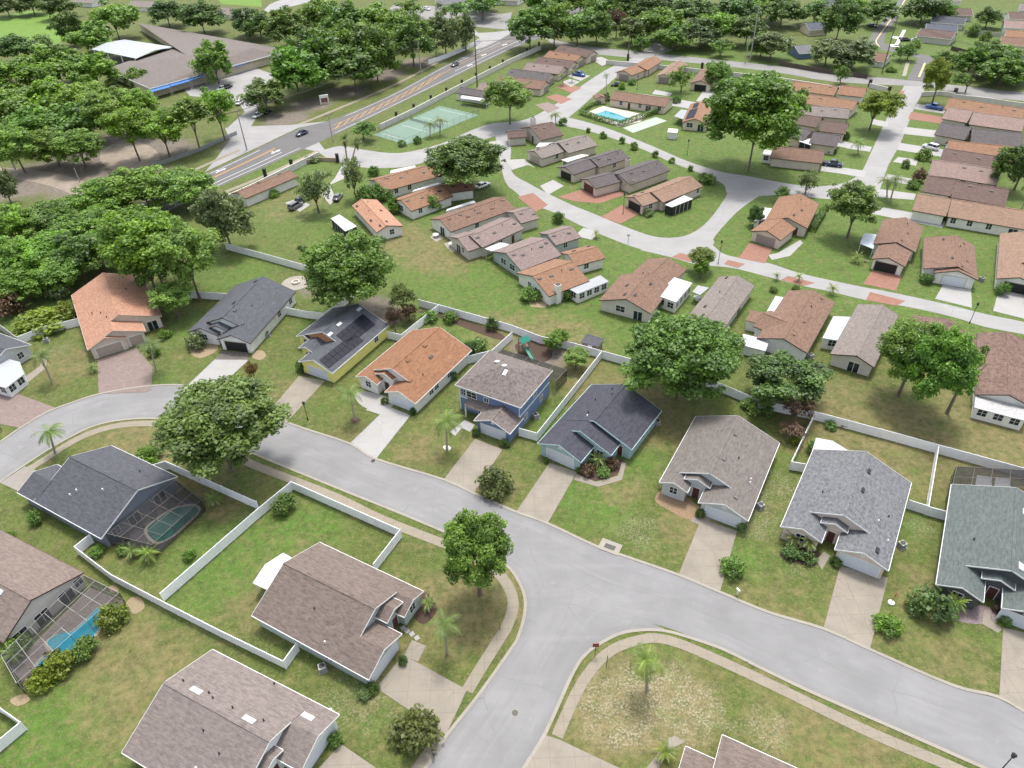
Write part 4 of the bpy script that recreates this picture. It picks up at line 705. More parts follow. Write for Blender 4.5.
pp = [P(*q((0,0),*a),5.0) for a in ((365,197),(545,234),(695,188),(500,158))]; c_ = sum((p.xy for p in pp),Vector((0,0)))/4
h.root = thing('pavilion',h.label,'pavilion',(c_.x,c_.y,0)); h.M0 = h.root.matrix_basis.copy(); LANDMARK.append((h,(135,47))); I_ = h.M0.inverted(); L = [I_ @ p for p in pp]
m = MB(); r0 = (L[0]+L[3])/2+Vector((0,0,1.0)); r1 = (L[1]+L[2])/2+Vector((0,0,1.0)); m.slab(L[0],L[1],r1,r0,.15); m.slab(r0,r1,L[2],L[3],.15); h.part(m,'roof',plain('white_metal_roof',(.36,.39,.42),.45))
for a,b in ((0,1),(3,2)):
    for t in (.03,.35,.66,.97): p = L[a].lerp(L[b],t)*.97; m = MB(); m.box(p.x-.2,p.x+.2,p.y-.2,p.y+.2,0,4.85); h.part(m,'post',WHITE)
m = MB(); m.sheet([(p.x*.95,p.y*.95) for p in L],.03); h.part(m,'floor_slab',CURB)
# ------------------------------------------------------------------ fences and walls
SHORT = {}                                                 # short phrases for places, with their spot in the photograph
def fence(label, pts, h=1.8, name='vinyl_fence', mat=None, base=False, post=True, bay=2.4, cat='fence'):
    mat = mat or VINYL; g = [P(x,y,0 if base else h).xy for x,y in pxs(pts)]
    t = thing(name, label, cat, (*g[0],0)); o = Vector((*g[0],0)); m = MB(); pm = None
    for a, b in zip(g, g[1:]):
        L = (b-a).length; d = (b-a).normalized(); n = max(1,round(L/bay)); M = Matrix(((d.x,-d.y,0,a.x-o.x),(d.y,d.x,0,a.y-o.y),(0,0,1,0),(0,0,0,1))); m.M = M
        for k in range(n):
            x0, x1 = k*L/n+.06, (k+1)*L/n-.06; m.box(x0,x1,-.022,.022,.06,h-.1); m.box(x0,x1,-.04,.04,h-.1,h); m.box(x0,x1,-.04,.04,.06,.2)
            w = (x1-x0)/8
            for j in range(1,8): m.box(x0+j*w-.012,x0+j*w+.012,-.028,.028,.2,h-.1)
        if post:
            for k in range(n+1):
                if k == 0 and a is not g[0]: continue
                p = a.lerp(b,k/n)
                if pm is None:
                    q_ = MB(); q_.box(-.065,.065,-.065,.065,0,h+.03); q_.lathe([(.1,0),(.02,.09)],4,(0,0,h+.03)); po = q_.build('post', mat, t); pm = po.data
                else: po = link('post', pm, None, t)
                po.location = (p.x-o.x,p.y-o.y,0); po.rotation_euler[2] = math.atan2(d.y,d.x)
    m.build('panel', mat, t); return t
fence('long white fence between the common lawn and the back gardens', '418.5,299.5 438.5,304.5 512,325 540,336 572,342.5 621,356 722,384 760,400 815.5,411.5 900,434 1024,468 1060,478')
fence('white fence between the orange-roofed house and the yellow house gardens', '438.5,304.5 401,334.5 387,331')
fence('white fence crossing the grass from the big front trees to the oak', '225,243 262,253 303.5,264.5 330,277')
fence('white fence between the slate-roofed white house and the yellow house', '352,291 340,302 323.5,313 305,311 286,307.5')
fence('short white fence behind the two upper-left houses', '158,287 190,291 228,293.5')
fence('white fence left of the salmon-orange roofed house', '79,318 45,326 16,337'); fence('weathered pale fence running to the left picture edge', '16,337 0,325 -20,315', mat=plain('aged_vinyl',(.5,.49,.45),.6))
fence('white fence behind the two-storey blue house', '512,332 492,350 468.5,356')
fence('white fence between the blue house and the navy-roofed house', '602,351 576,384 537,433 519,428')
fence('white side fence of the light gray house garden', '815.5,411.5 791.5,461.5 806,464'); fence('white fence between the light gray house and the screened porch garden', '939,446 929,506 910,500'); fence('short white fence joining the green-gray house', '929,506.5 949,512')
fence('white fence round the corner lot beside the near street', '373,564 400,529.5 340,503 291,481.5 256,510 160,593')
fence('white fence between the slate-roofed house yard and the street tree', '152,465 165,461 210,481 256,501.5'); fence('long white fence dividing the corner lot from the open back lawn', '74,546.5 110,574 160,600 217,629 283,661 296,643'); fence('short white fence beside the slate-roofed house', '74,546.5 89,534.5')
fence('white fence corner at the lower left picture edge', '-20,697 0,708 20,722 -20,755')
WALLW = stucco('white_boundary_wall', (.62,.6,.56)); PIL = plain('dark_brown_pillar', (.035,.022,.02), .7)
def boundary(label, pts, pil, h=1.9, mat=WALLW):
    g = [P(x,y,h).xy for x,y in pxs(pts)]; t = thing('boundary_wall', label, 'wall', (*g[0],0)); o = Vector((*g[0],0)); m = MB()
    for a, b in zip(g, g[1:]):
        L = (b-a).length; d = (b-a).normalized(); m.M = Matrix(((d.x,-d.y,0,a.x-o.x),(d.y,d.x,0,a.y-o.y),(0,0,1,0),(0,0,0,1))); m.box(0,L,-.1,.1,-.1,h-.08); m.box(0,L,-.15,.15,h-.08,h)
    m.build('panel', mat, t)
    for x, y in pxs(pil):
        p = P(x,y,1.0).xy; m = MB(); m.M = Matrix.Translation((p.x-o.x,p.y-o.y,0)); m.box(-.42,.42,-.42,.42,-.1,2.45); m.box(-.5,.5,-.5,.5,2.45,2.6); m.build('pillar', PIL, t)
boundary('white wall with dark pillars beside the main road and green court', '380,124 410,110 440,94.5 480,74 512,58 541,45', '396.5,116.5 414,108.5 431,99.5 446.5,92 462,84 476,77 490,70 503,63.5 527,52 539,46')
boundary('white wall with dark pillars left of the entrance road', '216,200 256,182 291,165 318,152', '265,174 291.5,164.5'); boundary('low tan wall by the entrance road sign lawn', '296,163 318,157 337,158', '337.5,159', 1.2, stucco('tan_wall',(.42,.33,.24)))
boundary('long white wall with dark pillars along the cross road, upper part', '606,60 640,63 690,68 770,76 835,86 866,90', '628,58 702,67 728,69', 1.7); boundary('white wall along the cross road at the right edge', '955,94 990,98 1024,103 1060,107', '955,93', 1.7)
boundary('low wall with a dark sign face left of the villa entrance', '870,83 890,88', '870,84 889,91', 1.6); boundary('low wall with a dark sign face right of the villa entrance', '922,92 940,91 956,93', '955,93.5', 1.5)
WF = plain('brown_wood_fence', (.09,.07,.055), .9, var=.3)
fence('dark wooden fence below the trees beyond the cross road', '780,61 820,68 868,74', 1.7, 'wooden_fence', WF); fence('brown wooden fence behind the far gray roofs', '952,46 975,52 985,40', 1.7, 'wooden_fence', WF)
fence('pale fence behind the far right gardens', '965,30 985,31 1003,33', 1.7, 'garden_fence', plain('pale_fence',(.5,.48,.42),.7)); fence('white fence under the trees across the main road', '428,60 446,54 470,44 480,38', 1.8, 'vinyl_fence', VINYL)
fence('wire fence under the trees along the main road', '150,164 176,156 200,147 236,131', 1.2, 'wire_fence', GREYM)
# ------------------------------------------------------------------ plants
def fastmesh(name, V, Fq, tone, mat):
    me = bpy.data.meshes.new(name); n = len(Fq); me.vertices.add(len(V)); me.vertices.foreach_set('co', V.astype(np.float32).ravel())
    me.loops.add(n*4); me.loops.foreach_set('vertex_index', Fq.astype(np.int32).ravel()); me.polygons.add(n); me.polygons.foreach_set('loop_start', np.arange(0,n*4,4,dtype=np.int32))
    at = me.attributes.new('tone','FLOAT','FACE'); at.data.foreach_set('value', np.clip(tone,0,1).astype(np.float32)); me.update(calc_edges=True); me.materials.append(mat); return me
def leaf_quads(C, Nn, size, rng, flat=.7):
    k = len(C); r = rng.normal(size=(k,3)); t = np.cross(Nn, r); t /= np.linalg.norm(t,axis=1,keepdims=True)+1e-9; b = np.cross(Nn,t)
    s = size*rng.uniform(.55,1.35,(k,1)); w = s*rng.uniform(.5,.85,(k,1))*flat/.7
    return np.stack([C-t*s, C+b*w+t*s*rng.uniform(-.3,.3,(k,1)), C+t*s, C-b*w+t*s*rng.uniform(-.3,.3,(k,1))],1).reshape(-1,3), np.arange(k*4).reshape(-1,4)
def crown_mesh(name, seed, nb, nl, ls, br, mat, zmin=-.5, inner=.38, lump=.18):
    rng = np.random.default_rng(seed); i = np.arange(nb)+.5; ph = np.pi*(1+5**.5)*i; z = 1-(1-zmin)*i/nb; r = np.sqrt(np.clip(1-z*z,0,1))
    D = np.stack([np.cos(ph)*r,np.sin(ph)*r,z],1)+rng.normal(0,.22,(nb,3)); D /= np.linalg.norm(D,axis=1,keepdims=True)
    R = rng.uniform(.8-lump*1.6,.8+lump*.55,(nb,1)); C = D*R; B = br*rng.uniform(.6,1.25,nb); tone = rng.uniform(.15,.8,nb)
    ex = rng.integers(0,nb,int(nb*.7)); C2 = C[ex]*rng.uniform(.55,1.08,(len(ex),1))+rng.normal(0,.13,(len(ex),3)); C2[:,2] = np.maximum(C2[:,2],-.15); C = np.vstack([C,C2]); B = np.concatenate([B,br*rng.uniform(.3,.75,len(ex))]); tone = np.concatenate([tone,rng.uniform(.1,.95,len(ex))])
    w = B**2; cnt = rng.multinomial(nl, w/w.sum()); ix = np.repeat(np.arange(len(C)),cnt)
    d = rng.normal(size=(nl,3)); d /= np.linalg.norm(d,axis=1,keepdims=True); d[:,2] = np.where((d[:,2]<-.3)&(rng.random(nl)<.5),-d[:,2],d[:,2])
    Pp = C[ix]+d*(B[ix]*(.35+.95*rng.random(nl)**.75))[:,None]*np.array([1,1,.82]); keep = np.linalg.norm(Pp,axis=1) > inner; Pp, d, ix = Pp[keep], d[keep], ix[keep]
    Nn = d*.7+rng.normal(0,.5,Pp.shape)+np.array([0,0,.45]); Nn /= np.linalg.norm(Nn,axis=1,keepdims=True)
    V, Fq = leaf_quads(Pp, Nn, ls, rng); return fastmesh(name, V, Fq, tone[ix]+rng.normal(0,.2,len(ix)), mat)
def trunk_mesh(name, seed, limbs=7, zc=1.0, r=.07):
    rng = np.random.default_rng(seed); m = MB(); fork = .45; bend = rng.uniform(-.05,.05,2)
    m.tube((0,0,-.03),(0,0,.04),r*1.7,r*1.15,8); m.tube((0,0,.04),(bend[0],bend[1],fork),r*1.15,r*.8,8)
    for k in range(limbs):
        a = 2*math.pi*(k+rng.uniform(-.3,.3))/limbs; e = rng.uniform(.2,.6); mid = (bend[0]+math.cos(a)*e*.5, bend[1]+math.sin(a)*e*.5, fork+rng.uniform(.15,.3)); end = (math.cos(a)*e*1.3, math.sin(a)*e*1.3, rng.uniform(.85,1.35))
        m.tube((bend[0],bend[1],fork-.03),mid,r*.55,r*.38,6); m.tube(mid,end,r*.38,r*.12,5)
        m.tube(mid,(mid[0]+rng.uniform(-.3,.3),mid[1]+rng.uniform(-.3,.3),end[2]*.95),r*.28,r*.08,5)
    me = bpy.data.meshes.new(name); me.from_pydata(m.v,[],m.f); me.materials.append(BARK); me.polygons.foreach_set('use_smooth',[True]*len(me.polygons)); return me
L_OAK = leafm('oak_leaves', (.062,.12,.025), (.2,.335,.058)); L_BRI = leafm('bright_leaves', (.09,.17,.028), (.255,.42,.065)); L_DRK = leafm('dark_leaves', (.05,.095,.026), (.15,.255,.058)); L_GRY = leafm('gray_green_leaves', (.095,.13,.055), (.24,.3,.13))
L_RED = leafm('reddish_leaves', (.085,.055,.036), (.19,.125,.08)); L_YEL = leafm('yellow_green_leaves', (.14,.19,.028), (.3,.38,.06)); L_OLV = leafm('olive_leaves', (.085,.112,.035), (.2,.235,.075)); L_ORG = leafm('orange_brown_leaves', (.15,.08,.03), (.3,.16,.06))
CR = {}
def crowns(key, mat, seed, n, **k): CR[key] = [crown_mesh('crown', seed+j, mat=mat, **k) for j in range(n)]
NEAR = dict(nb=120, nl=34000, ls=.034, br=.17, lump=.22, zmin=-.42); FAR = dict(nb=60, nl=6500, ls=.06, br=.21, lump=.3, zmin=-.55); MID = dict(nb=85, nl=15000, ls=.044, br=.185, lump=.28, zmin=-.55); THIN = dict(nb=34, nl=2600, ls=.065, br=.24, lump=.4, zmin=-.5, inner=.2); BUSH = dict(nb=16, nl=1300, ls=.11, br=.42, lump=.12, zmin=-.3); TRIM = dict(nb=30, nl=1700, ls=.085, br=.3, lump=.03, zmin=-.5)
crowns('near', L_OAK, 10, 4, **NEAR); crowns('far', L_OAK, 20, 4, **FAR); crowns('mid', L_OAK, 30, 3, **MID); crowns('bri', L_BRI, 40, 3, **MID); crowns('brin', L_BRI, 45, 1, **NEAR); crowns('brif', L_BRI, 50, 3, **FAR); crowns('dark', L_DRK, 60, 3, **FAR); crowns('darkn', L_DRK, 65, 2, **MID)
crowns('gray', L_GRY, 70, 2, **THIN); crowns('thin', L_OAK, 75, 2, **THIN); crowns('grayf', L_GRY, 80, 2, **FAR); crowns('red', L_RED, 85, 2, **THIN); crowns('org', L_ORG, 88, 1, **THIN); crowns('yel', L_YEL, 90, 2, **MID); crowns('olive', L_OLV, 93, 2, **THIN)
crowns('bush', L_OAK, 100, 2, **BUSH); crowns('bushd', L_DRK, 104, 2, **BUSH); crowns('bushr', L_RED, 108, 2, **BUSH); crowns('bushy', L_YEL, 112, 2, **BUSH); crowns('trim', L_DRK, 116, 2, **TRIM); crowns('trimg', L_OAK, 119, 2, **TRIM); crowns('busho', L_OLV, 122, 2, **BUSH); crowns('bushg', L_GRY, 125, 2, **BUSH)
TRUNKS = [trunk_mesh('trunk', 200+j, 6+j) for j in range(3)]
KIND = dict(near='dark green oak',far='leafy green tree',mid='full green tree',bri='bright green tree',brin='bright green tree',brif='bright green tree',dark='dark green tree',darkn='dense dark tree',gray='thin gray-green tree',thin='thin-crowned tree',grayf='gray-green tree',red='reddish small tree',org='orange-brown slender tree',yel='lime-green tree',olive='olive-green small tree',
 bush='green shrub',bushd='dark shrub',bushr='reddish shrub',bushy='yellow-green shrub',trim='clipped dark shrub',trimg='clipped green shrub',busho='olive shrub',bushg='gray-green shrub')
PLANTS = []                                                # (object, kind phrase, px, py, size) for the labels
def tree(key, cx, cy, hw, hh, by=None, bx=None, label=None, group=None):
    by = by if by is not None else cy+hh*.8+3; bx = cx if bx is None else bx; B = P(bx,by)
    d = depth(B)-1; r = hw*d/F_
    lo, hi = 0.0, 40.0                                     # height of the crown's centre, from where it shows above its foot
    for _ in range(40):
        z = (lo+hi)/2
        if proj((B.x,B.y,z))[1] > cy: lo = z
        else: hi = z
    z = max(z, r*.62); ap = hh*d/F_; rz = math.sqrt(max((ap**2-(r*.62)**2),(.45*r)**2))/.78; rz = min(rz, 1.5*r, max(z*.95,.5*r))
    C = P(cx,cy,z); off = Vector((C.x-B.x, C.y-B.y)) if abs(cx-bx) > .5 else Vector((0,0))
    t = empty('tree', B, 0); ms = CR[key]; c = link('crown', ms[len(PLANTS) % len(ms)], None, t); c.location = (off.x, 0, z); c.scale = (r,r,rz); c.rotation_euler[2] = random.uniform(0,6.28)
    k = link('trunk', TRUNKS[len(PLANTS) % 3], None, t); k.scale = (min(r,5)*.75,min(r,5)*.75,z*1.02); k.rotation_euler[2] = random.uniform(0,6.28)
    t['category'] = 'tree'
    if label: t['label'] = label
    if group: t['group'] = group
    PLANTS.append((t, KIND[key], cx, cy, r, bool(label))); return t
def shrub(key, cx, cy, hw, hh=None, label=None, name='shrub', squash=None):
    hh = hh or hw*.8; B = P(cx, cy+hh*.55); d = depth(B); r = hw*d/F_; rz = squash*r if squash else max(.4*r, min(1.5*r, hh*d/F_/.8))
    ms = CR[key]; o = link(name, ms[len(PLANTS) % len(ms)]); o.location = (B.x,B.y,rz*.45); o.scale = (r,r,rz); o.rotation_euler[2] = random.uniform(0,6.28); o['category'] = 'shrub'
    if label: o['label'] = label
    PLANTS.append((o, KIND[key], cx, cy, r, bool(label))); return o
# palms
PG = leafm('palm_leaves', (.075,.12,.025), (.19,.26,.06), .25); PGL = leafm('pale_palm_leaves', (.1,.16,.03), (.27,.35,.075), .25); PDEAD = leafm('dead_palm_leaves', (.1,.05,.03), (.2,.11,.06), .1)
def palm_crown(name, seed, nf, L, droop, mat, rise=.7, nl=22, wid=.5):
    rng = np.random.default_rng(seed); V = []; Fq = []; tone = []
    for k in range(nf):
        a = 2*math.pi*k/nf+rng.uniform(-.25,.25); el = rng.uniform(-.35,1.25)*rise; Lk = L*rng.uniform(.8,1.1); tn = rng.uniform(.1,.9); dirh = np.array([math.cos(a),math.sin(a),0]); side = np.array([-math.sin(a),math.cos(a),0]); p = np.zeros(3); e = el; pts = [p]
        for j in range(nl):
            e -= droop/nl*(.5+j/nl); p = p+(dirh*math.cos(e)+np.array([0,0,math.sin(e)]))*Lk/nl; pts.append(p)
        for j in range(nl):
            p0, p1 = pts[j], pts[j+1]; t = (j+.5)/nl; w = wid*(math.sin(math.pi*min(1,.18+t*.85)))*Lk/2.4; fwd = (p1-p0)/np.linalg.norm(p1-p0)
            for sg in (-1,1):
                tip = p0+side*sg*w+fwd*w*.55+np.array([0,0,-.35*w*rng.uniform(.4,1.5)]); n0 = len(V); hw_ = np.linalg.norm(p1-p0)*.42
                V += [p0-fwd*.02, p0+fwd*hw_*.85, tip+fwd*hw_*.25, tip]; Fq.append([n0,n0+1,n0+2,n0+3]); tone.append(tn+rng.normal(0,.1))
            n0 = len(V); q1 = side*.035; V += [p0-q1,p0+q1,p1+q1,p1-q1]; Fq.append([n0,n0+1,n0+2,n0+3]); tone.append(tn)
    return fastmesh(name, np.array(V), np.array(Fq), np.array(tone), mat)
PALMC = dict(feather=palm_crown('crown',1,21,3.1,1.7,PG), drop=palm_crown('crown',2,19,3.0,2.9,PGL,1.0), fan=palm_crown('crown',3,26,1.5,.7,PG,1.0,8,.75), short=palm_crown('crown',4,24,1.7,1.0,PGL,.9,10,.45), tall=palm_crown('crown',5,13,3.2,1.9,PGL,.8))
def palm_trunk():
    m = MB(); prof = []
    for k in range(13): prof += [(.5 if k == 0 else .36-.1*k/12+(.03 if k%2 else 0), k/12)]
    m.lathe(prof, 8); me = bpy.data.meshes.new('trunk'); me.from_pydata(m.v,[],m.f); me.materials.append(PBARK); return me
PT = palm_trunk(); SK = palm_crown('dead_fronds',9,20,1.3,2.0,PDEAD,-.8,6,.4)
def palm(kind, bx, by, cx, cy, size=1.0, skirt=False, label=None, phrase='feathery palm', group=None):
    B = P(bx,by); lo, hi = 0.0, 25.0
    for _ in range(40):
        z = (lo+hi)/2
        if proj((B.x,B.y,z))[1] > cy: lo = z
        else: hi = z
    C = P(cx,cy,z); t = empty('palm_tree', B); k = link('trunk', PT, None, t); k.scale = (.48*size,.48*size,z); lean = Vector((C.x-B.x, 0, z)); k.rotation_euler = (0, math.atan2(lean.x, z), 0)
    c = link('crown', PALMC[kind], None, t); c.location = (lean.x,0,z); c.scale = (size,)*3; c.rotation_euler[2] = random.uniform(0,6.28); t['category'] = 'palm tree'
    if skirt: s = link('dead_fronds', SK, None, t); s.location = (lean.x*.9,0,z*.85); s.scale = (size*.8,size*.8,z*.32)
    if label: t['label'] = label
    PLANTS.append((t, phrase, cx, cy, size*2, bool(label))); return t
def rows(key, s):
    for a in s.split():
        f = list(map(float, a.split(','))); f[2] *= 1.08; f[3] *= 1.0; tree(key, *f)
# single trees that stand out
tree('near',676,356,55,46,398,676,label='largest round dark oak, right of the flat-white-roofed villa'); tree('near',223,424,60,46,470,232,label='broad dark oak overhanging the near street bend'); tree('near',347,271,46,40,314,352,label='dark lumpy oak between the orange villa and the solar-roofed house')
tree('near',478,551,36,40,594,480,label='dark green street tree on the corner where the two near streets meet'); tree('near',753,112,51,44,172,748,label='great spreading oak on the lawn inside the villa street loop')
tree('near',898,352,33,32,396,898,label='left half of the oak pair above the long white fence'); tree('near',937,367,36,42,413,947,label='right half of the oak pair above the long white fence'); tree('darkn',787,380,42,28,404,785,label='dark bushy oak hiding the front of the cross-gabled villa')
tree('near',466,160,38,29,192,470,label='wide oak hiding the villa street behind the two orange roofs'); tree('mid',507,95,25,17,124,510,label='two-stemmed park oak beside the curve of the villa street'); tree('mid',853,205,27,23,238,847,label='tree with a round shadow on the lawn left of the brown villa')
tree('yel',882,105,21,17,131,869,label='lime-green tree leaning over the right villa street'); tree('yel',702,257,14,11,271,703,label='small yellow-green tree on the corner verge of the villa street'); tree('gray',314,190,17,19,213,319,label='thin gray-green tree beside the lone brown villa driveway')
tree('gray',353,176,12,20,199,356,label='thin tree at the foot of the entrance lane'); tree('thin',367,129,14,11,140,364,label='low leaning tree by the entrance beside the green court'); tree('yel',936,76,14,15,103,932,label='tall tree with a dark ivy base at the villa entrance'); tree('thin',960,80,12,9,93,965,label='flat-topped tree beside the far right white wall')
tree('gray',805,181,12,11,194,805,label='gray-green street tree above the orange bend villa'); tree('org',257,371,7,14,388,257,label='orange-brown slender tree beside the slate house driveway'); tree('thin',680,78,12,13,92,681,label='round dark garden tree among the pale taupe villas')
tree('bri',718,74,15,13,88,716,label='bright tree beside the far brown villa'); tree('thin',842,74,8,12,84,840,label='dark small tree on the cross road verge'); tree('darkn',1012,165,20,20,190,1014,label='dark tree at the picture edge beside the right-hand row'); tree('red',616,22,9,12,38,label='reddish tree among the green woods beyond the cross road')
tree('red',396,317,9,15,334,label='reddish tree in the garden of the yellow house'); tree('olive',404,298,14,14,316,label='olive tree over the garden corner by the long white fence'); tree('red',410,312,9,10,322,label='small rusty tree next to the reddish garden tree')
tree('red',793,407,15,14,424,label='maroon tree at the corner of the long white fence'); tree('red',791,430,12,9,440,label='pinkish low tree beside the light gray house fence'); tree('darkn',754,216,9,12,226,label='dark shrub-like tree beside the white lanai on the bend'); tree('thin',782,193,8,8,203,label='small tree behind the orange bend villa')
tree('thin',1019,185,8,26,215,label='slim tree at the right picture edge above the brown villas'); tree('bri',552,342,10,9,352,label='small round fruit tree nearest the green play slide'); tree('bri',576,357,13,10,368,label='yellow-green bushy tree behind the screened enclosure'); tree('bri',560,336,9,8,346,label='small fruit tree along the long white fence')
tree('bri',700,268,8,8,278,label='small leafy tree beside the gray side porch'); tree('thin',736,343,11,11,354,label='small sparse tree beside the pale sheds below the gray villa')
# woods and street trees
rows('dark','10,6,14,10 35,5,14,9 62,7,17,11 75,29,14,15,46 170,13,18,14 205,17,22,18,34 250,22,15,14 262,26,16,20,40 20,52,20,10 620,8,22,14 645,12,22,16 690,12,22,16 735,14,22,16 700,33,20,15 745,30,18,16 780,12,18,15 985,17,11,10')
rows('brif','97,38,22,15 120,18,24,16,40 20,80,30,20 60,70,30,18 100,72,25,16 20,105,28,22 55,100,28,22 90,98,30,22 50,125,30,22 200,113,23,17,150 225,105,18,18,140 661,26,24,20,42 672,36,18,15 715,26,20,18 326,16,22,20')
rows('bri','140,124,22,20,161 170,127,22,20,157 86,146,24,19,168 25,146,22,22,172 122,104,26,18,138 148,103,20,14,134 165,240,40,36,290 200,252,30,32,300 150,190,32,20 192,188,28,18 110,197,28,22 60,146,22,19,166')
rows('brif','85,122,28,22')
rows('far','219,62,19,20,84 288,28,20,22,48 346,24,22,24,46 373,20,24,20,42 398,28,22,22,48 414,40,20,26,66 318,60,28,27,88 300,72,28,26,100 338,48,28,24 361,44,28,26 378,54,24,26,82 356,66,28,22,90 268,95,21,18,112 530,28,22,20,50 554,22,20,20,46 577,28,22,18,46 596,26,16,16,44 966,62,16,15 980,55,16,15 994,60,18,16 1010,66,18,16 998,74,20,12 602,12,20,14 631,30,16,14 760,46,14,11 876,12,16,14,27 938,10,14,10')
rows('bri','178,296,20,16,318 20,226,24,22 55,220,26,21 92,226,26,22 20,258,24,24 55,255,30,24 118,243,25,22 30,284,26,18,300 66,272,24,17,290 158,262,22,24,296')
rows('grayf','232,220,24,30,250 446,32,17,20,56 466,32,12,15,52 850,56,22,14 825,52,17,13 12,185,12,20 770,45,18,15')
rows('dark','85,256,25,24 836,20,18,22 813,12,16,13 920,10,20,13 655,8,20,12')
rows('brif','850,8,14,10 760,8,20,12 545,4,22,12 580,4,22,12 480,2,18,9')
rows('thin','907,50,10,9,60 899,52,8,8,61 942,58,10,10,67 952,60,9,9,68 483,8,20,12 411,8,14,9 457,9,12,9 865,50,9,9 720,46,12,9 640,42,10,7')
# palms
palm('feather',55,453,49,432,1.05,label='feathery palm beside the near street curve, above the slate-roofed house'); palm('feather',156,371,150,345,1.0,label='leaning palm in front of the beige garage doors'); palm('feather',52,382,40,356,1.0,label='leaning palm left of the brown paver drive')
palm('feather',355,420,350,393,1.0,label='palm on the lawn before the bright orange-roofed house'); palm('feather',447,450,446,421,1.1,label='palm in a white ring before the two-storey blue house'); palm('tall',447,653,444,624,.9,label='palm casting a star shadow on the corner house lawn'); palm('drop',647,690,646,660,1.12,label='bright drooping palm on the pale dry corner lawn')
palm('fan',347,159,344,138,1.5,True,label='tall palm with a brown frond skirt at the entrance'); palm('fan',352,160,357,141,1.3,True,label='leaning skirted palm at the entrance'); palm('feather',556,124,555,114,1.0,label='palm where the villa streets fork'); palm('feather',430,137,430,124,1.0,label='palm nearest the near corner of the green court'); palm('feather',440,135,440,120,1.1,label='taller palm beside the green court')
palm('tall',607,102,606,75,.7,label='tall thin palm beside the clubhouse corner'); palm('feather',563,85,562,75,.9,label='palm on the lawn strip before the left row of roofs'); palm('feather',572,82,572,71,.8,label='palm beside the blue parked vehicle'); palm('feather',858,154,858,142,1.1,label='palm on a lawn strip of the middle row'); palm('feather',887,197,887,180,1.1,label='left palm of the pair on the right-hand lawn strip'); palm('feather',890,202,896,179,1.2,label='right palm of the pair on the right-hand lawn strip')
palm('short',630,191,630,183,1.1,label='round-headed palm beside the maroon garage villa'); palm('short',833,294,833,288,1.0,label='small palm at the salmon drive edge'); palm('short',799,281,799,276,.8,label='small palm on the lawn of the cross-gabled villa'); palm('short',777,280,777,275,.7,label='smaller palm left of the cross-gabled villa'); palm('short',596,238,596,233,.8,label='small palm by the pale driveway'); palm('short',868,262,857,257,1.1,label='palm by the pale flat roof of the brown villa')
palm('short',466,50,466,44,1.4,label='palm in the row of trees across the main road'); palm('short',436,60,436,48,1.5,label='palm under the trees by the main road verge'); 
palm('short',598,465,598,459,1.1,label='spiky palm in the bed by the navy-roofed house'); palm('short',793,545,793,539,.9,label='left of two palms under the light gray house window'); palm('short',809,550,809,542,1.0,label='right of two palms under the light gray house window'); palm('short',957,610,957,602,1.0,label='pale palm beside the charcoal house window'); palm('short',428,608,428,603,.8,label='small palm beside the corner house window bed')
palm('short',213,505,213,499,1.0,label='spiky palm at the end of the green pool'); palm('short',147,560,147,553,1.1,label='spiky palm clump beside the green pool screen'); palm('short',131,557,131,551,.9,label='smaller spiky palm beside the green pool screen'); palm('short',93,372,92,367,.9,label='spiky plant at the brown paver drive edge'); palm('short',665,487,665,480,.9,label='spiky plant by the warm gray house window'); palm('short',16,661,12,654,1.0,label='yellowish palm beside the blue pool screen'); palm('short',665,757,665,752,.9,label='spiky plant at the bottom edge house path'); palm('feather',424,396,424,391,.5,label='tiny palm in the white gravel bed')
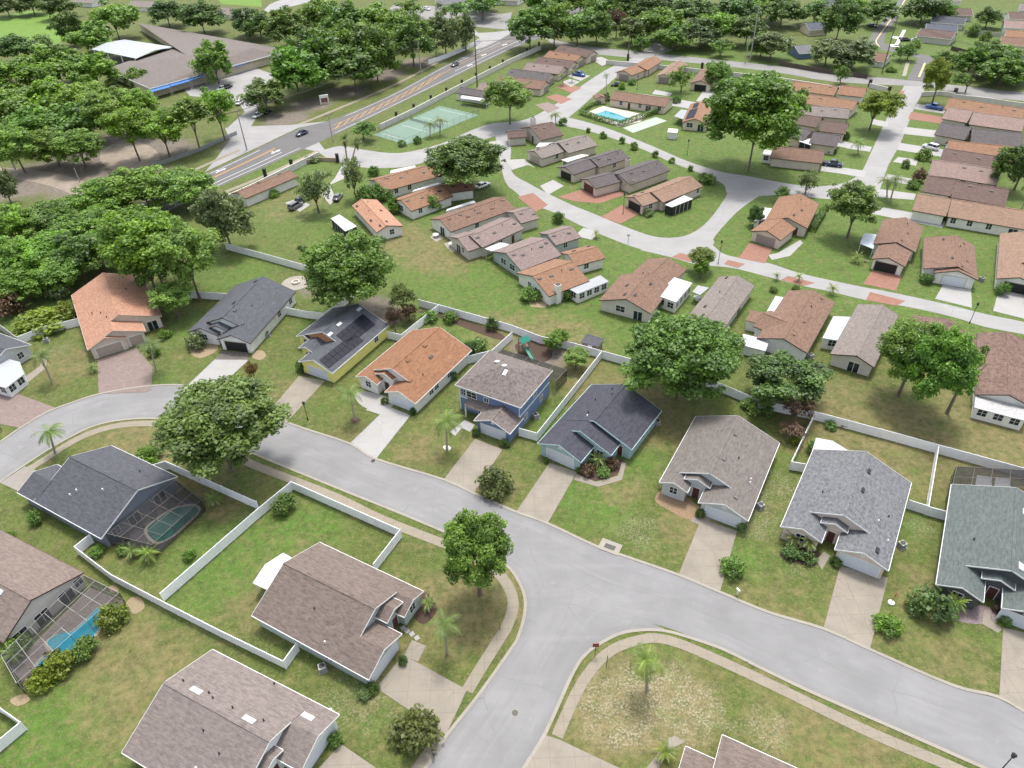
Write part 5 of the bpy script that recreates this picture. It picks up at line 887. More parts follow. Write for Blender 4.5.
# shrubs
SHR = [('bushy',115,615,14,12,'yellow-green bush at the corner of the blue pool screen'),('bush',88,648,12,10,'bush between two larger bushes along the blue pool'),('bushy',62,662,15,12,'long yellow-green bush beside the blue pool'),('bushy',45,678,13,11,'yellow-green bush at the lower end of the blue pool screen'),('bush',20,645,12,11,'bush at the house end of the blue pool screen'),
 ('bush',286,505,11,10,'round bush inside the corner lot fence'),('busho',416,727,22,20,'large loose olive bush beside the corner house drive'),('busho',496,482,16,16,'loose olive bush beside the blue house driveway'),('bush',732,567,11,11,'bush beside the warm gray house driveway'),('bushd',930,605,19,16,'round dark magnolia-like bush before the charcoal house'),('bush',887,624,12,10,'bush on the lawn near the picture edge driveway'),
 ('trim',772-369,659,5,7,'clipped bush beside the corner house garage'),('trim',373,687,7,6,'clipped bush at the corner house wall end'),('bushg',365,693,7,6,'dry twiggy bush at the corner house wall'),('trimg',336,738,8,7,'round clipped bush beside the bottom-left house garage'),('trim',476,431,4,8,'tall clipped bush left of the blue house garage'),('trim',505,443,5,5,'clipped bush right of the blue house garage'),('trim',385,401,4,4,'clipped bush left of the bright orange garage'),('trim',413,411,3.5,5,'clipped bush right of the bright orange garage'),
 ('trimg',700,512,5,7,'tall clipped bush left of the warm gray garage'),('trimg',741,526,5,6,'clipped bush right of the warm gray garage'),('trim',546,459,3,6,'clipped bush left of the navy house garage'),('trimg',578,469,3,4,'small clipped bush right of the navy house garage'),('bushr',587,470,7,6,'left reddish bush in the navy house bed'),('bushr',612,463,7,6,'right reddish bush in the navy house bed'),('bush',604,472,7,4,'low green bush in the navy house bed'),
 ('bushd',790,552,9,5,'dark purple bushes under the light gray house palms'),('bushd',806,557,8,5,'dark low bush beside the light gray house path'),('trim',835,561,6,5,'clipped hedge beside the light gray house drive'),('trimg',1004,619,6,6,'clipped bush beside the charcoal house garage'),('bushr',995,608,4,4,'small reddish bush by the charcoal house door'),
 ('trim',454,376,4,5,'round bush beside the bright orange house wall'),('bushd',303,367,6,6,'dark bush beside the yellow house garage'),('bushg',198,342,9,9,'silvery bush in the sand bed of the slate-roofed house'),('bush',165,335,6,5,'round bush beside the salmon-orange house porch'),('bush',155,352,6,6,'loose bush under the leaning garage palm'),
 ('bushg',60,292,12,9,'pale gray-green bush left of the salmon-orange house'),('bushr',10,308,14,12,'brown-leaved bush at the left picture edge'),('bushy',45,322,24,8,'low bright undergrowth along the left white fence'),('bushy',68,312,10,9,'bright bush beside the salmon-orange house wall'),('bush',150,455,12,7,'wide bush behind the slate-roofed house'),('bush',38,518,7,8,'bush beside the slate-roofed house wall'),('bush',98,551,7,6,'bush inside the short white fence'),('bush',125,550,6,6,'bush beside the green pool screen'),('bush',190,555,6,6,'small bush on the green pool lawn'),('bush',10,535,5,4,'dark small bush at the left edge below the slate-roofed house'),
 ('bushd',470,349,6,8,'dark slender bush in the orange-roofed house garden'),('bushd',492,323,6,11,'dark conical bush at the end of the garden fence'),('bush',430,317,8,6,'bush in the planted bed behind the bright orange roof'),('bush',450,318,8,5,'second bush in the planted bed behind the bright orange roof'),('bush',478,346,9,8,'loose bush near the blue house fence'),
 ('trimg',676,100,5,4.5,'round clipped bush beside the clubhouse end'),('bushd',558,219,6,5.5,'round dark bush beside the pale path of the pink villa'),('bush',655,307,6,5,'bush below the square flat white roof'),('bush',530,295,10,7,'dark bush under the orange chimney villa gable'),('bush',567,296,5,6,'bush beside the white chimney'),('bush',380,195,10,9,'bush beside the orange villa and entrance bend'),('bush',367,197,10,8,'bright bush left of the orange villa gable'),('bush',395,207,7,8,'bush between the two orange gables'),('bush',433,205,9,8,'bush against the two-step orange villa'),
 ('bushd',925,280,6,5,'dark bush beside the half-open white garage'),('bush',1001,291,6,7,'bush beside the picture-edge dark garage'),('bush',795,289,4,4,'small bush on the lawn above the cross-gabled villa'),('bush',773,290,4,3,'tiny bush on the lawn left of the cross-gabled villa'),('trim',905,165,4,5,'dark clipped bush on the right-hand lawn strip'),('bushr',918,178,6,7,'dark reddish bush beside the right-hand drives'),('bush',923,156,7,6,'bush beside the white vehicle drive'),('bush',912,186,6,4,'low bush by the purple roof garage'),
 ('trim',846,137,3.5,4,'dark bush at the middle row garage'),('trim',828,152,2.5,2.5,'small bush left of the dark parked vehicle'),('trim',834,152,2.5,2.5,'second small bush left of the dark parked vehicle'),('bush',622,87,4,3.5,'bush at the taupe-brown villa wall'),('bush',607,98,4,4,'clipped bush at the clubhouse corner'),('bush',632,83,4,3,'second bush at the taupe-brown villa wall'),
 ('trim',402,144,4.5,3.5,'left clipped bush before the green court'),('trim',418,141,4.5,4,'right clipped bush before the green court'),('bush',374,172,6,5,'bush at the entrance lane bend'),('bushd',312,160,8,2.5,'low dark hedge by the entrance sign lawn'),('bush',275,194,5,4,'bush at the lone brown villa wall'),('bush',588,131,2.5,2.5,'first small bush along the villa street'),('bush',603,136,3.5,3.5,'second bush along the villa street'),('bush',622,141,3,4,'third bush along the villa street'),('bush',634,147,4,4,'fourth bush along the villa street'),('bush',655,155,3,4,'fifth bush along the villa street'),('bush',672,161,3,3,'sixth bush along the villa street'),('bush',690,169,3,3,'seventh bush along the villa street'),('bush',704,178,6,4,'bush at the street end of the bend villa'),('bush',563,123,4,4,'bush under the fork palm'),
 ('bush',838,70,7,4,'bush below the trees beyond the cross road'),('bush',915,45,6,4,'bush beside the far hut'),('bush',890,70,5,3,'bush by the far street corner'),('bush',973,33,6,6,'bush in the far right garden'),('bush',985,38,5,5,'second bush in the far right garden'),('bush',45,44,10,6,'bush beside the sports field'),('bush',140,80,13,9,'bush against the school wall'),('bushg',648,213,5,4,'bush beside the tan villa dark garage'),('bush',707,180,8,5,'loose bush at the tan villa street end'),('bush',817,448,10,7,'bush in the light gray house garden'),('bushy',795,440,5,5,'bright yellow-green bush at the garden fence'),('bushd',830,425,6,4,'low dark bush inside the long white fence'),('bush',760,405,14,8,'leafy bush under the dark bushy oak'),('bushr',500,360,0,0,None)]
for k, x, y, a, b, lb in SHR:
    if lb: shrub(k, x, y, a, b, lb)
# hedges
def hedge(label, pts, w, h, mat=L_DRK, seed=0):
    g = G2(pxs(pts)); rng = np.random.default_rng(seed+5); C = []; Nn = []
    for a, b in zip(g, g[1:]):
        d = (b-a); L = d.length; n = int(L*90); t = rng.random(n); s = rng.uniform(-1,1,n); top = rng.random(n) < .5; sd = np.where(rng.random(n)<.5,-1,1); d.normalize()
        off = np.where(top, s*w/2, sd*w/2); z = np.where(top, h, rng.random(n)*h)+rng.normal(0,.06,n)
        C.append(np.stack([a.x+d.x*t*L-d.y*off, a.y+d.y*t*L+d.x*off, np.abs(z)],1)); Nn.append(np.stack([-d.y*sd*(~top), d.x*sd*(~top), top*1.0],1)+rng.normal(0,.4,(n,3)))
    C = np.vstack(C); Nn = np.vstack(Nn); Nn /= np.linalg.norm(Nn,axis=1,keepdims=True); o0 = np.array([g[0].x,g[0].y,0]); V, Fq = leaf_quads(C-o0, Nn, .2, rng)
    o = link('hedge', fastmesh('hedge', V, Fq, rng.uniform(.1,.9,len(C)), mat)); o.location = o0; tag(o, label, 'hedge'); return o
hedge('clipped dark hedge round the blue community pool','580,114 600,121 620,126 640,119 660,112',1.3,1.5); hedge('hedge at the back of the community pool hut','583,112 592,106 600,104',1.0,1.2,seed=3); hedge('dark hedge along the orange bend villa wall','823,214 812,232',1.4,1.6,seed=4)
def rect(name, pts, z, mat): slab(name, G2(pxs(pts)), z, mat)
# ------------------------------------------------------------------ vehicles
RUB = plain('tyre_rubber', (.02,.02,.02), .9); RIM = plain('wheel_rim', (.45,.45,.46), .35, .6); LAMPW = plain('headlight_lens', (.75,.75,.72), .15); LAMPR = plain('tail_light_lens', (.35,.01,.01), .25)
def paint(name, c): 
    m = plain(name, c, .28, .2, .03); m.node_tree.nodes['Principled BSDF'].inputs['Coat Weight'].default_value = .6; return m
def loft(mb, secs):
    n = len(secs[0]); vs = [p for s in secs for p in s]; fs = [(i*n+k, i*n+(k+1)%n, (i+1)*n+(k+1)%n, (i+1)*n+k) for i in range(len(secs)-1) for k in range(n)]
    mb.add(vs, fs+[tuple(range(n-1,-1,-1)), tuple((len(secs)-1)*n+k for k in range(n))])
def car(label, px, py, tx, ty, mat, kind='sedan', cat='car'):
    """stands at px, py with its nose towards tx, ty"""
    B = P(px,py); d = (P(tx,ty)-B).xy; t = thing('parked_car' if kind != 'pickup' else 'pickup_truck', label, cat, (B.x,B.y,.056), math.atan2(d.y,d.x)-math.pi/2); m = MB(); L, w = (4.7,.92) if kind != 'pickup' else (5.5,1.0)
    hh = dict(sedan=1.42,suv=1.72,pickup=1.8)[kind]; bz = dict(sedan=.88,suv=1.02,pickup=1.08)[kind]; S = []
    for y, wk, z0, z1 in ((-L/2,.8,.42,bz-.12),(-L/2+.15,.95,.28,bz-.02),(-L*.3,1,.24,bz),(0,1,.24,bz),(L*.25,1,.24,bz-.02),(L/2-.35,.97,.26,bz-.14),(L/2-.05,.82,.36,bz-.3)):
        S.append([(-w*wk,y,z0),(w*wk,y,z0),(w*wk*1.0,y,z0+(z1-z0)*.6),(w*wk*.9,y,z1),(-w*wk*.9,y,z1),(-w*wk,y,z0+(z1-z0)*.6)])
    loft(m, S); body = m.build('body', mat, t, True)
    y0, y1, y2, y3 = dict(sedan=(-1.75,-1.05,.25,1.05),suv=(-2.2,-1.9,.35,1.15),pickup=(-.75,-.6,.7,1.45))[kind]
    g = MB(); loft(g, [[(-w*.86,y0,bz-.04),(w*.86,y0,bz-.04),(w*.86,y0,bz),(-w*.86,y0,bz)],[(-w*.86,y0+.02,bz-.04),(w*.86,y0+.02,bz-.04),(w*.84,y0+.02,bz+.02),(-w*.84,y0+.02,bz+.02)],[(-w*.86,y1,bz-.04),(w*.86,y1,bz-.04),(w*.7,y1,hh-.05),(-w*.7,y1,hh-.05)],[(-w*.86,y2,bz-.04),(w*.86,y2,bz-.04),(w*.7,y2,hh-.05),(-w*.7,y2,hh-.05)],[(-w*.84,y3,bz-.06),(w*.84,y3,bz-.06),(w*.82,y3,bz-.03),(-w*.82,y3,bz-.03)]]); g.build('window', GLASS, t)
    r = MB(); loft(r, [[(-w*.71,y1-.05,hh-.06),(w*.71,y1-.05,hh-.06),(w*.66,y1-.05,hh),(-w*.66,y1-.05,hh)],[(-w*.71,(y1+y2)/2,hh-.06),(w*.71,(y1+y2)/2,hh-.06),(w*.66,(y1+y2)/2,hh+.03),(-w*.66,(y1+y2)/2,hh+.03)],[(-w*.71,y2+.03,hh-.06),(w*.71,y2+.03,hh-.06),(w*.66,y2+.03,hh-.01),(-w*.66,y2+.03,hh-.01)]])
    for sx in (-1,1):
        for ya, yb in ((y1,y0),((y1+y2)/2,(y1+y2)/2),(y2,y3)): r.tube((sx*w*.72,ya,hh-.05),(sx*w*.87,yb,bz-.02),.045,n=4)
    r.build('roof', mat, t)
    if kind == 'pickup':
        m = MB(); m.box(-w*.78,w*.78,-L/2+.2,-.9,bz-.02,bz+.012); m.build('truck_bed', DARK, t)
    wm = None
    for sx in (-1,1):
        for yy in (-L*.3,L*.31):
            k = MB(); k.M = Matrix.Translation((sx*(w-.1),yy,.33)) @ Matrix.Rotation(math.pi/2,4,'Y'); k.lathe([(.25,-.12),(.33,-.1),(.33,.1),(.25,.12)],14); wh = k.build('wheel', RUB, t); k = MB(); k.M = Matrix.Translation((sx*(w-.1),yy,.33)) @ Matrix.Rotation(math.pi/2,4,'Y'); k.lathe([(.2,-.13),(.2,.13)],10); k.build('rim', RIM, wh)
        k = MB(); k.box(sx*w*.62-.17,sx*w*.62+.17,L/2-.22,L/2-.08,bz-.32,bz-.2); k.build('headlight', LAMPW, t); k = MB(); k.box(sx*w*.7-.15,sx*w*.7+.15,-L/2-.03,-L/2+.1,bz-.3,bz-.14); k.build('tail_light', LAMPR, t)
    return t
BLK = paint('black_car_paint',(.012,.012,.014)); BLU = paint('blue_car_paint',(.02,.09,.33)); WHC = paint('white_car_paint',(.68,.69,.7)); NVC = paint('navy_car_paint',(.02,.03,.07)); GRC = paint('gray_car_paint',(.12,.12,.125)); SIL = paint('silver_car_paint',(.42,.43,.45))
car('dark navy car driving along the main road near the side entrance',302,135,290,140,NVC); car('dark car driving in the far part of the main road',455,66,444,71,GRC)
car('bright blue pickup on a left-row driveway',579,76,585,77,BLU,'pickup','pickup'); car('dark car parked beside the taupe-brown villa wall',617,86,611,86,BLK); car('bright blue pickup on the right-hand driveway by the entrance',934,109,926,107.5,BLU,'pickup','pickup'); car('white car parked on the right-hand driveway',930,149,923,147,WHC,'suv')
car('dark navy pickup on the driveway at the villa street corner',832,166,840,167,NVC,'pickup','pickup'); car('white car at the right picture edge on a pale driveway',1030,302,1029,309,WHC,'suv'); car('dark gray car left of its twin on the lawn-side drive',296,208,303,204,GRC,'suv'); car('dark car nosed behind the thin gray-green tree',303,202,310,198,BLK,'suv')
car('dark car parked on the entrance lane beside the orange villa',338,199,342,193,GRC); car('white car parked under the wide oak',483,187,490,184,WHC); car('white car in the lot under the forest edge trees',258,117,254,119,WHC); car('silver car in the parking lot left of the roadside trees',253,104,249,108,SIL); car('white car in front of the blue school awning',222,90,216,93,WHC); car('white car below the school awning near the tree',240,104,246,100,WHC); car('dark car below the school awning',228,88,234,85,BLK)
car('dark car under the trees at the parking entrance',268,113,272,110,BLK); car('white car in the far top parking lot',513,35,516,30,WHC,'suv'); car('dark car parked at the far street row',905,41,912,41,BLK); car('white car parked at the far street row',917,41,924,41,WHC); car('dark car parked beside the green tree on the far street',872,27,878,28,BLK)
car('dark car in the far lot at the top edge',453,6,458,8,BLK); car('white car in the far lot at the top edge',427,10,432,11,WHC)
# ------------------------------------------------------------------ poles, wires, lamps
CONC = plain('concrete_pole', (.36,.34,.32), .85); WPOLE = plain('timber_pole', (.14,.11,.09), .9, var=.25)
TOPS = {}
def pole(key, label, bx, by, tx, ty, mat=CONC, r=.17, arms=1):
    B = P(bx,by); lo, hi = 2, 45
    for _ in range(40):
        z = (lo+hi)/2
        if proj((B.x,B.y,z))[1] > ty: lo = z
        else: hi = z
    z = min(z, 26); t = thing('utility_pole', label, 'utility pole', B); m = MB(); m.tube((0,0,-.2),(0,0,z),r*1.35,r*.8,8); m.build('pole', mat, t)
    for k in range(arms):
        zz = z-.5-k*1.4; m = MB(); m.M = Matrix.Rotation(.6,4,'Z'); m.box(-1.3,1.3,-.07,.07,zz,zz+.14); a = m.build('crossarm', WPOLE, t)
        for x in (-1.2,-.5,.5,1.2): i = MB(); i.M = m.M; i.lathe([(.04,zz+.14),(.08,zz+.2),(.05,zz+.34)],6,(x,0,0)); i.build('insulator', GREYM, a)
    TOPS[key] = B+Vector((0,0,z-.3)); return t
pole('a','concrete utility pole at the side road mouth by the dirt strip',247,150,241,110); pole('b','thin utility pole on the near verge of the main road',333,142,328,114,r=.13); pole('c','pale utility pole with a crossarm beside the roadside trees',421,73,418,41); pole('d','utility pole on the boundary wall side of the main road',477.5,91,477,25,WPOLE,.2)
pole('e','utility pole at the cross road corner with a crossarm',628,58,626,20,WPOLE); pole('f','tallest leaning-looking pole beside the far woods',750,60,763,-12,r=.2); pole('g','shorter pole beside the tallest one at the far woods',745,63,748,37); pole('h','dark pole at the mouth of the far street',882,73,898,17,WPOLE); pole('i','pale pole among trees at the right edge',1012,84,1021,55); pole('j','weathered pole at the left edge of the forest',18,175,8,145); pole('k','short pale pole beside the dirt track',80,182,75,168,r=.12,arms=0)
def wire(label, a, b, sag=1.2, dx=0):
    A, Bv = TOPS[a], TOPS[b]; m = MB(); prev = None; n = 14
    for o in (-1.1,0,1.1):
        prev = None
        for k in range(n+1):
            t = k/n; p = A.lerp(Bv,t)+Vector((o*.8,o*.55,-4*sag*t*(1-t)))
            if prev is not None: m.tube(prev,p,.028,n=4)
            prev = p
    ob = m.build('power_line', DARK); tag(ob, label, 'power line')
wire('power lines from the side road pole to the crossarm pole by the trees','a','c',2.2); wire('power lines between the crossarm pole and the cross road corner pole','c','e',2.5); wire('power lines along the cross road before the far woods','e','g',1.5); wire('power lines from the far woods pole to the far street pole','g','h',1.5); wire('power lines across the right top corner','h','i',1.5); wire('power lines over the forest edge on the left','j','a',2.0)
def lamp(label, bx, by, h=3.6, two=False):
    B = P(bx,by); t = thing('street_lamp', label, 'street lamp', B); m = MB(); m.lathe([(.13,-.1),(.12,.4),(.06,.5),(.05,h)],8); m.build('post', DARK, t); m = MB(); m.lathe([(.08,h),(.2,h+.1),(.22,h+.45),(.28,h+.5),(.08,h+.72)],8); k = m.build('lamp_head', DARK, t); return t
lamp('black lamp post on the lawn beside the yellow house driveway',308,420,3.4); lamp('black lamp post at the bottom right street edge',1000,771,3.2); lamp('lamp post on the villa street bend verge',718,264,5.2); lamp('lamp post between the salmon drive and the pale drive',623,214,5.0); lamp('lamp post on the verge before the maroon roof',969.5,323,4.0); lamp('lamp post on the clubhouse side of the villa street',637,90,4.5); lamp('lamp post beside the great oak lawn',687,155,4.0)
def signpost(label, bx, by, h, c=DARK, board=True, name='street_sign'):
    B = P(bx,by); t = thing(name, label, 'sign', B); m = MB(); m.tube((0,0,-.1),(0,0,h),.05,n=6); m.build('post', WPOLE, t)
    if board: m = MB(); m.box(-.38,.38,-.03,.03,h-.5,h+.25); m.build('board', c, t)
signpost('sign on a post at the near curb corner',595,655,2.3,plain('dull_red_sign',(.25,.04,.04),.5)); signpost('wooden post beside the corner sidewalk',606.5,666,2.2,DARK,False,'wooden_post'); signpost('small sign on the villa street verge',628,243,2.2,WHITE); signpost('slim stake on the corner lawn by the sidewalk',500,630,1.6,DARK,False,'wooden_post')
def mailbox(label, bx, by, mat=DARK):
    B = P(bx,by); t = thing('mailbox', label, 'mailbox', B, .4); m = MB(); m.box(-.06,.06,-.06,.06,-.05,1.0); m.build('post', WHITE if mat is WHITE else WPOLE, t); m = MB(); m.box(-.12,.12,-.28,.28,1.0,1.15); m.M = Matrix.Translation((0,0,1.15)) @ Matrix.Rotation(math.pi/2,4,'X'); m.lathe([(.12,-.28),(.12,.28)],10); m.build('box', mat, t)
mailbox('dark mailbox at the blue house driveway curb',496,500); mailbox('dark mailbox near the picture-bottom driveway',434,757); mailbox('dark mailbox on the curb right of the warm gray driveway',737,595,WHITE); mailbox('mailbox at the left edge by the paver drive',2,431)
# ------------------------------------------------------------------ pools, enclosures, courts
COPE = concrete('pool_coping', (.45,.4,.34), 1.2, .3); DECK = pavers('pool_deck_paver', (.26,.22,.2)); ALU = plain('bronze_aluminium', (.16,.14,.13), .4, .4); ALUW = plain('white_aluminium', (.3,.29,.28), .4, .2); SCR = screenm('insect_screen', .5)
def pool(label, pts, deckpts, water, closed_smooth=True, deckmat=None, cat='swimming pool', steps=None):
    g = G2(pxs(pts)); g = smooth(g, 5, True) if closed_smooth else g; c = sum(g, Vector((0,0)))/len(g); t = thing('swimming_pool', label, cat, (c.x,c.y,0))
    L = lambda l: [(p.x-c.x, p.y-c.y) for p in l]; big = [c+(p-c)*(1+.4/max(1,(p-c).length)) for p in g]
    m = MB(); m.prism(L(G2(pxs(deckpts))), -.05, .055); m.build('pool_deck', deckmat or DECK, t); m = MB(); m.prism(L(big), .0, .075); m.build('coping', COPE, t); m = MB(); m.sheet(L(g), .081); m.build('water', water, t)
    if steps:
        m = MB(); m.sheet(L(smooth(G2(pxs(steps)),5,True)), .087); m.build('steps', plain('pale_pool_step',(.1,.36,.45),.2), t)
def cage(label, corners, hs, nx_, ny_, mat=ALU, name='pool_enclosure', scr=None, z=0):
    """screened enclosure: corners a,b along the house, c,d outside (feet in the photograph); hs: height at the house and outside"""
    a,b,c,d = [P(*k,z).xy for k in pxs(corners)]; o = (a+b+c+d)/4; t = thing(name, label, 'screen enclosure', (o.x,o.y,0)); Lc = lambda p,z: Vector((p.x-o.x,p.y-o.y,z)); fr = MB(); sm = MB(); r = .032
    top = lambda u,v: Lc(a.lerp(b,u).lerp(d.lerp(c,u),v), lerp(hs[0],hs[1],v)+ (.0)); ft = lambda u,v: Lc(a.lerp(b,u).lerp(d.lerp(c,u),v), 0)
    for i in range(nx_+1):
        fr.tube(top(i/nx_,0),top(i/nx_,1),r,n=4); fr.tube(ft(i/nx_,1),top(i/nx_,1),r,n=4)
    for j in range(ny_+1): fr.tube(top(0,j/ny_),top(1,j/ny_),r,n=4); fr.tube(ft(0,j/ny_),top(0,j/ny_),r,n=4); fr.tube(ft(1,j/ny_),top(1,j/ny_),r,n=4)
    for u,v,u2,v2 in ((0,1,1,1),(0,0,0,1),(1,0,1,1)): fr.tube(ft(u,v)+Vector((0,0,1)),ft(u2,v2)+Vector((0,0,1)),.04,n=4); sm.add([ft(u,v),ft(u2,v2),top(u2,v2),top(u,v)],[(0,1,2,3)])
    sm.add([top(0,0),top(1,0),top(1,1),top(0,1)],[(0,1,2,3)]); fr.build('frame', mat, t); s = sm.build('screen', scr or SCR, t); return t
pool('green kidney-edged pool behind the slate-roofed house','147,530 160,518 176,509 193,506 198,512 186,524 172,536 157,542','112,543 176,494 205,508 160,552', waterm('green_pool_water',(.025,.15,.12)),deckmat=concrete('dark_pool_deck',(.1,.095,.1),2.0,.3))
cage('screen enclosure over the green pool','112,546 182,493 206,511 158,556',(2.9,2.5),5,3)
pool('blue freeform pool behind the tan-roofed house','53,650 48,642 60,634 72,632 84,622 96,610 104,607 104,614 98,630 84,645 66,655','10,668 90,588 125,602 30,690', waterm('blue_pool_water',(.03,.34,.47)),steps='49,646 52,640 60,635 66,636 60,643 53,649')
pool('small round spa beside the blue freeform pool','38,664 46,656 55,655 52,662 42,668','34,668 45,652 58,654 44,672', MAT['blue_pool_water'])
cage('screen enclosure over the blue freeform pool','12,668 92,588 126,604 26,694',(2.9,2.5),6,3,ALUW,scr=screenm('light_insect_screen',.4))
pool('rectangular blue community pool inside the clipped hedge','593,115 606,110.5 631,119 620,123.5','586,113 603,106 646,115 640,122 618,127', waterm('turquoise_pool_water',(.02,.23,.27)),False,concrete('pool_deck_concrete',(.5,.45,.4),2,.2))
cage('dark screen enclosure behind the two-storey blue house','490,361 556,381 567,369 503,349',(2.7,2.5),5,2,scr=screenm('dark_screen',.55),z=2.6); cage('screened porch with pale shades behind the green-gray house','951.5,489 1066,487 1066,472 957,466',(2.7,2.5),6,2,scr=screenm('dark_screen',.55),z=2.55)
sheet('shuffleboard_court', G2(pxs('623,128 656,117 667,121 633,133')), .03, plain('gray_green_court',(.34,.38,.33),.9))
CT = plain('pale_green_court', (.15,.225,.175), .9, var=.06, scale=.4); sheet('tennis_court', G2(pxs('373,135 440,106 479,115 406,145')), .03, CT)
tn = thing('court_fence','low wire fence round the pale green court','fence',P(373,135)); gg = G2(pxs('373,135 440,106 479,115 406,145 373,135')); o0 = P(373,135); m = MB(); sm = MB(); mm = MB()
for a, b in zip(gg, gg[1:]):
    n = max(2,int((b-a).length/3))
    for k in range(n): p = a.lerp(b,k/n)-o0.xy; m.tube((*p,0),(*p,2.2),.04,n=5)
    a_, b_ = a-o0.xy, b-o0.xy; m.tube((*a_,2.2),(*b_,2.2),.03,n=4); sm.add([(*a_,0),(*b_,0),(*b_,2.2),(*a_,2.2)],[(0,1,2,3)])
m.build('post', GREYM, tn); sm.build('mesh_panel', screenm('wire_mesh',.1,(.2,.22,.2)), tn)
for u in (.0,.33,.66,1): 
    a, b = gg[0].lerp(gg[1],.08+.84*u), gg[3].lerp(gg[2],.08+.84*u); a, b = a.lerp(b,.1), a.lerp(b,.9); w = (b-a).normalized(); w = Vector((-w.y,w.x))*.06; mm.add([(*(a-w),.036),(*(b-w),.036),(*(b+w),.036),(*(a+w),.036)],[(0,1,2,3)])
o = mm.build('court_marking', WPT); o['kind'] = 'structure'
nt = thing('court_net','net across the pale green court','net',P(425,125)); a, b = gg[0].lerp(gg[1],.5).lerp(gg[3].lerp(gg[2],.5),.08), gg[0].lerp(gg[1],.5).lerp(gg[3].lerp(gg[2],.5),.92); oo = P(425,125).xy; a -= oo; b -= oo
m = MB(); m.add([(*a,.1),(*b,.1),(*b,1),(*a,1)],[(0,1,2,3)]); m.build('mesh_panel', screenm('net_mesh',.5), nt); m = MB(); m.tube((*a,0),(*a,1.05),.05); m.tube((*b,0),(*b,1.05),.05); m.build('post', DARK, nt)
for lb, x, y, rz in (('dark patio chair at the house end of the green pool',128,540,.3),('dark patio chair in the middle of the green pool deck',143,528,.9),('dark patio lounger near the green pool house wall',155,517,.2),('dark patio table at the far end of the green pool deck',168,508,.5)):
    B = P(x,y); t = thing('patio_table' if 'table' in lb else 'patio_chair', lb, 'table' if 'table' in lb else 'chair', (B.x,B.y,.055), rz)
    if 'table' in lb: m = MB(); m.lathe([(.6,.7),(.62,.74)],14); m.build('tabletop', DARK, t); m = MB(); m.lathe([(.3,0),(.05,.08),(.05,.7)],8); m.build('pedestal', DARK, t)
    else:
        d = 1.2 if 'lounger' in lb else .5
        m = MB(); m.box(-.33,.33,-d/2,d/2,.38,.46); m.build('seat', DARK, t); m = MB(); m.slab((-.33,d/2,.46),(.33,d/2,.46),(.33,d/2+.3,1.0),(-.33,d/2+.3,1.0),.06); m.build('backrest', DARK, t)
        for sx in (-.3,.3):
            for sy in (-d/2+.05,d/2-.05): m = MB(); m.tube((sx,sy,0),(sx,sy,.4),.025); m.build('leg', DARK, t)
for lb, pts in (('left pale shade sail under the screened porch roof','977,475 992,477 993,487 976,487'),('right pale shade sail under the screened porch roof','996,477 1011,479 1011,487 995,487')):
    g4 = [P(x,y,2.2).xy for x,y in pxs(pts)]; o0 = sum(g4,Vector((0,0)))/4; m = MB(); n_ = 6
    grid = [[(*(g4[0].lerp(g4[1],a/n_).lerp(g4[3].lerp(g4[2],a/n_),b/n_)-o0),-.35*math.sin(math.pi*b/n_)) for a in range(n_+1)] for b in range(n_+1)]
    for b in range(n_):
        for a in range(n_): m.add([grid[b][a],grid[b][a+1],grid[b+1][a+1],grid[b+1][a]],[(0,1,2,3)])
    o = m.build('shade_sail', PATIOW); o.location = (*o0,2.2); tag(o, lb, 'shade sail')
B = P(325,104); t = thing('entrance_sign','white arched sign on the mulch under the roadside trees','sign',B,.4); m = MB(); m.box(-1.6,-1.2,-.2,.2,-.1,3.0); m.box(1.2,1.6,-.2,.2,-.1,3.0); m.build('post', WHITE, t); m = MB(); m.prism([(-1.6,-.22),(1.6,-.22),(1.6,.22),(-1.6,.22)],2.2,3.2); m.build('beam', WHITE, t); m = MB(); m.box(-1.15,1.15,-.08,.08,.7,2.15); m.build('board', plain('brick_red_board',(.2,.08,.06),.8), t)
B = P(891,603); t = thing('garden_ornament','slim red garden ornament on a white base beside the light gray house drive','ornament',B); m = MB(); m.lathe([(.4,-.02),(.42,.16),(.25,.2)],10); m.build('base', WHITE, t); m = MB(); m.tube((0,0,.15),(.25,.15,1.9),.05); m.tube((.1,.1,1.1),(.55,.2,1.5),.04); m.tube((.18,.12,1.5),(-.2,.2,1.9),.04); m.build('stem', plain('red_metal',(.35,.07,.04),.6), t)
for lb, x, y in (('white garden table on the patio of the pink villa',452,246),('white garden table on the end patio of the brown villa',436,237),('white garden table beside the villas tiny gray porch',697,300)):
    B = P(x,y); t = thing('garden_table', lb, 'table', B, .3); m = MB(); m.lathe([(.75,.7),(.77,.75)],14); m.build('tabletop', WHITE, t); m = MB(); m.lathe([(.4,0),(.06,.1),(.06,.7)],8); m.build('pedestal', WHITE, t)
rect('patio_slab','444,244 452,240 462,247 452,253',.03,CURB); rect('patio_slab','430,237 437,233 444,238 436,242',.03,CURB); rect('patio_slab','528,300 537,297 549,302 545,308 531,307',.03,SAND)
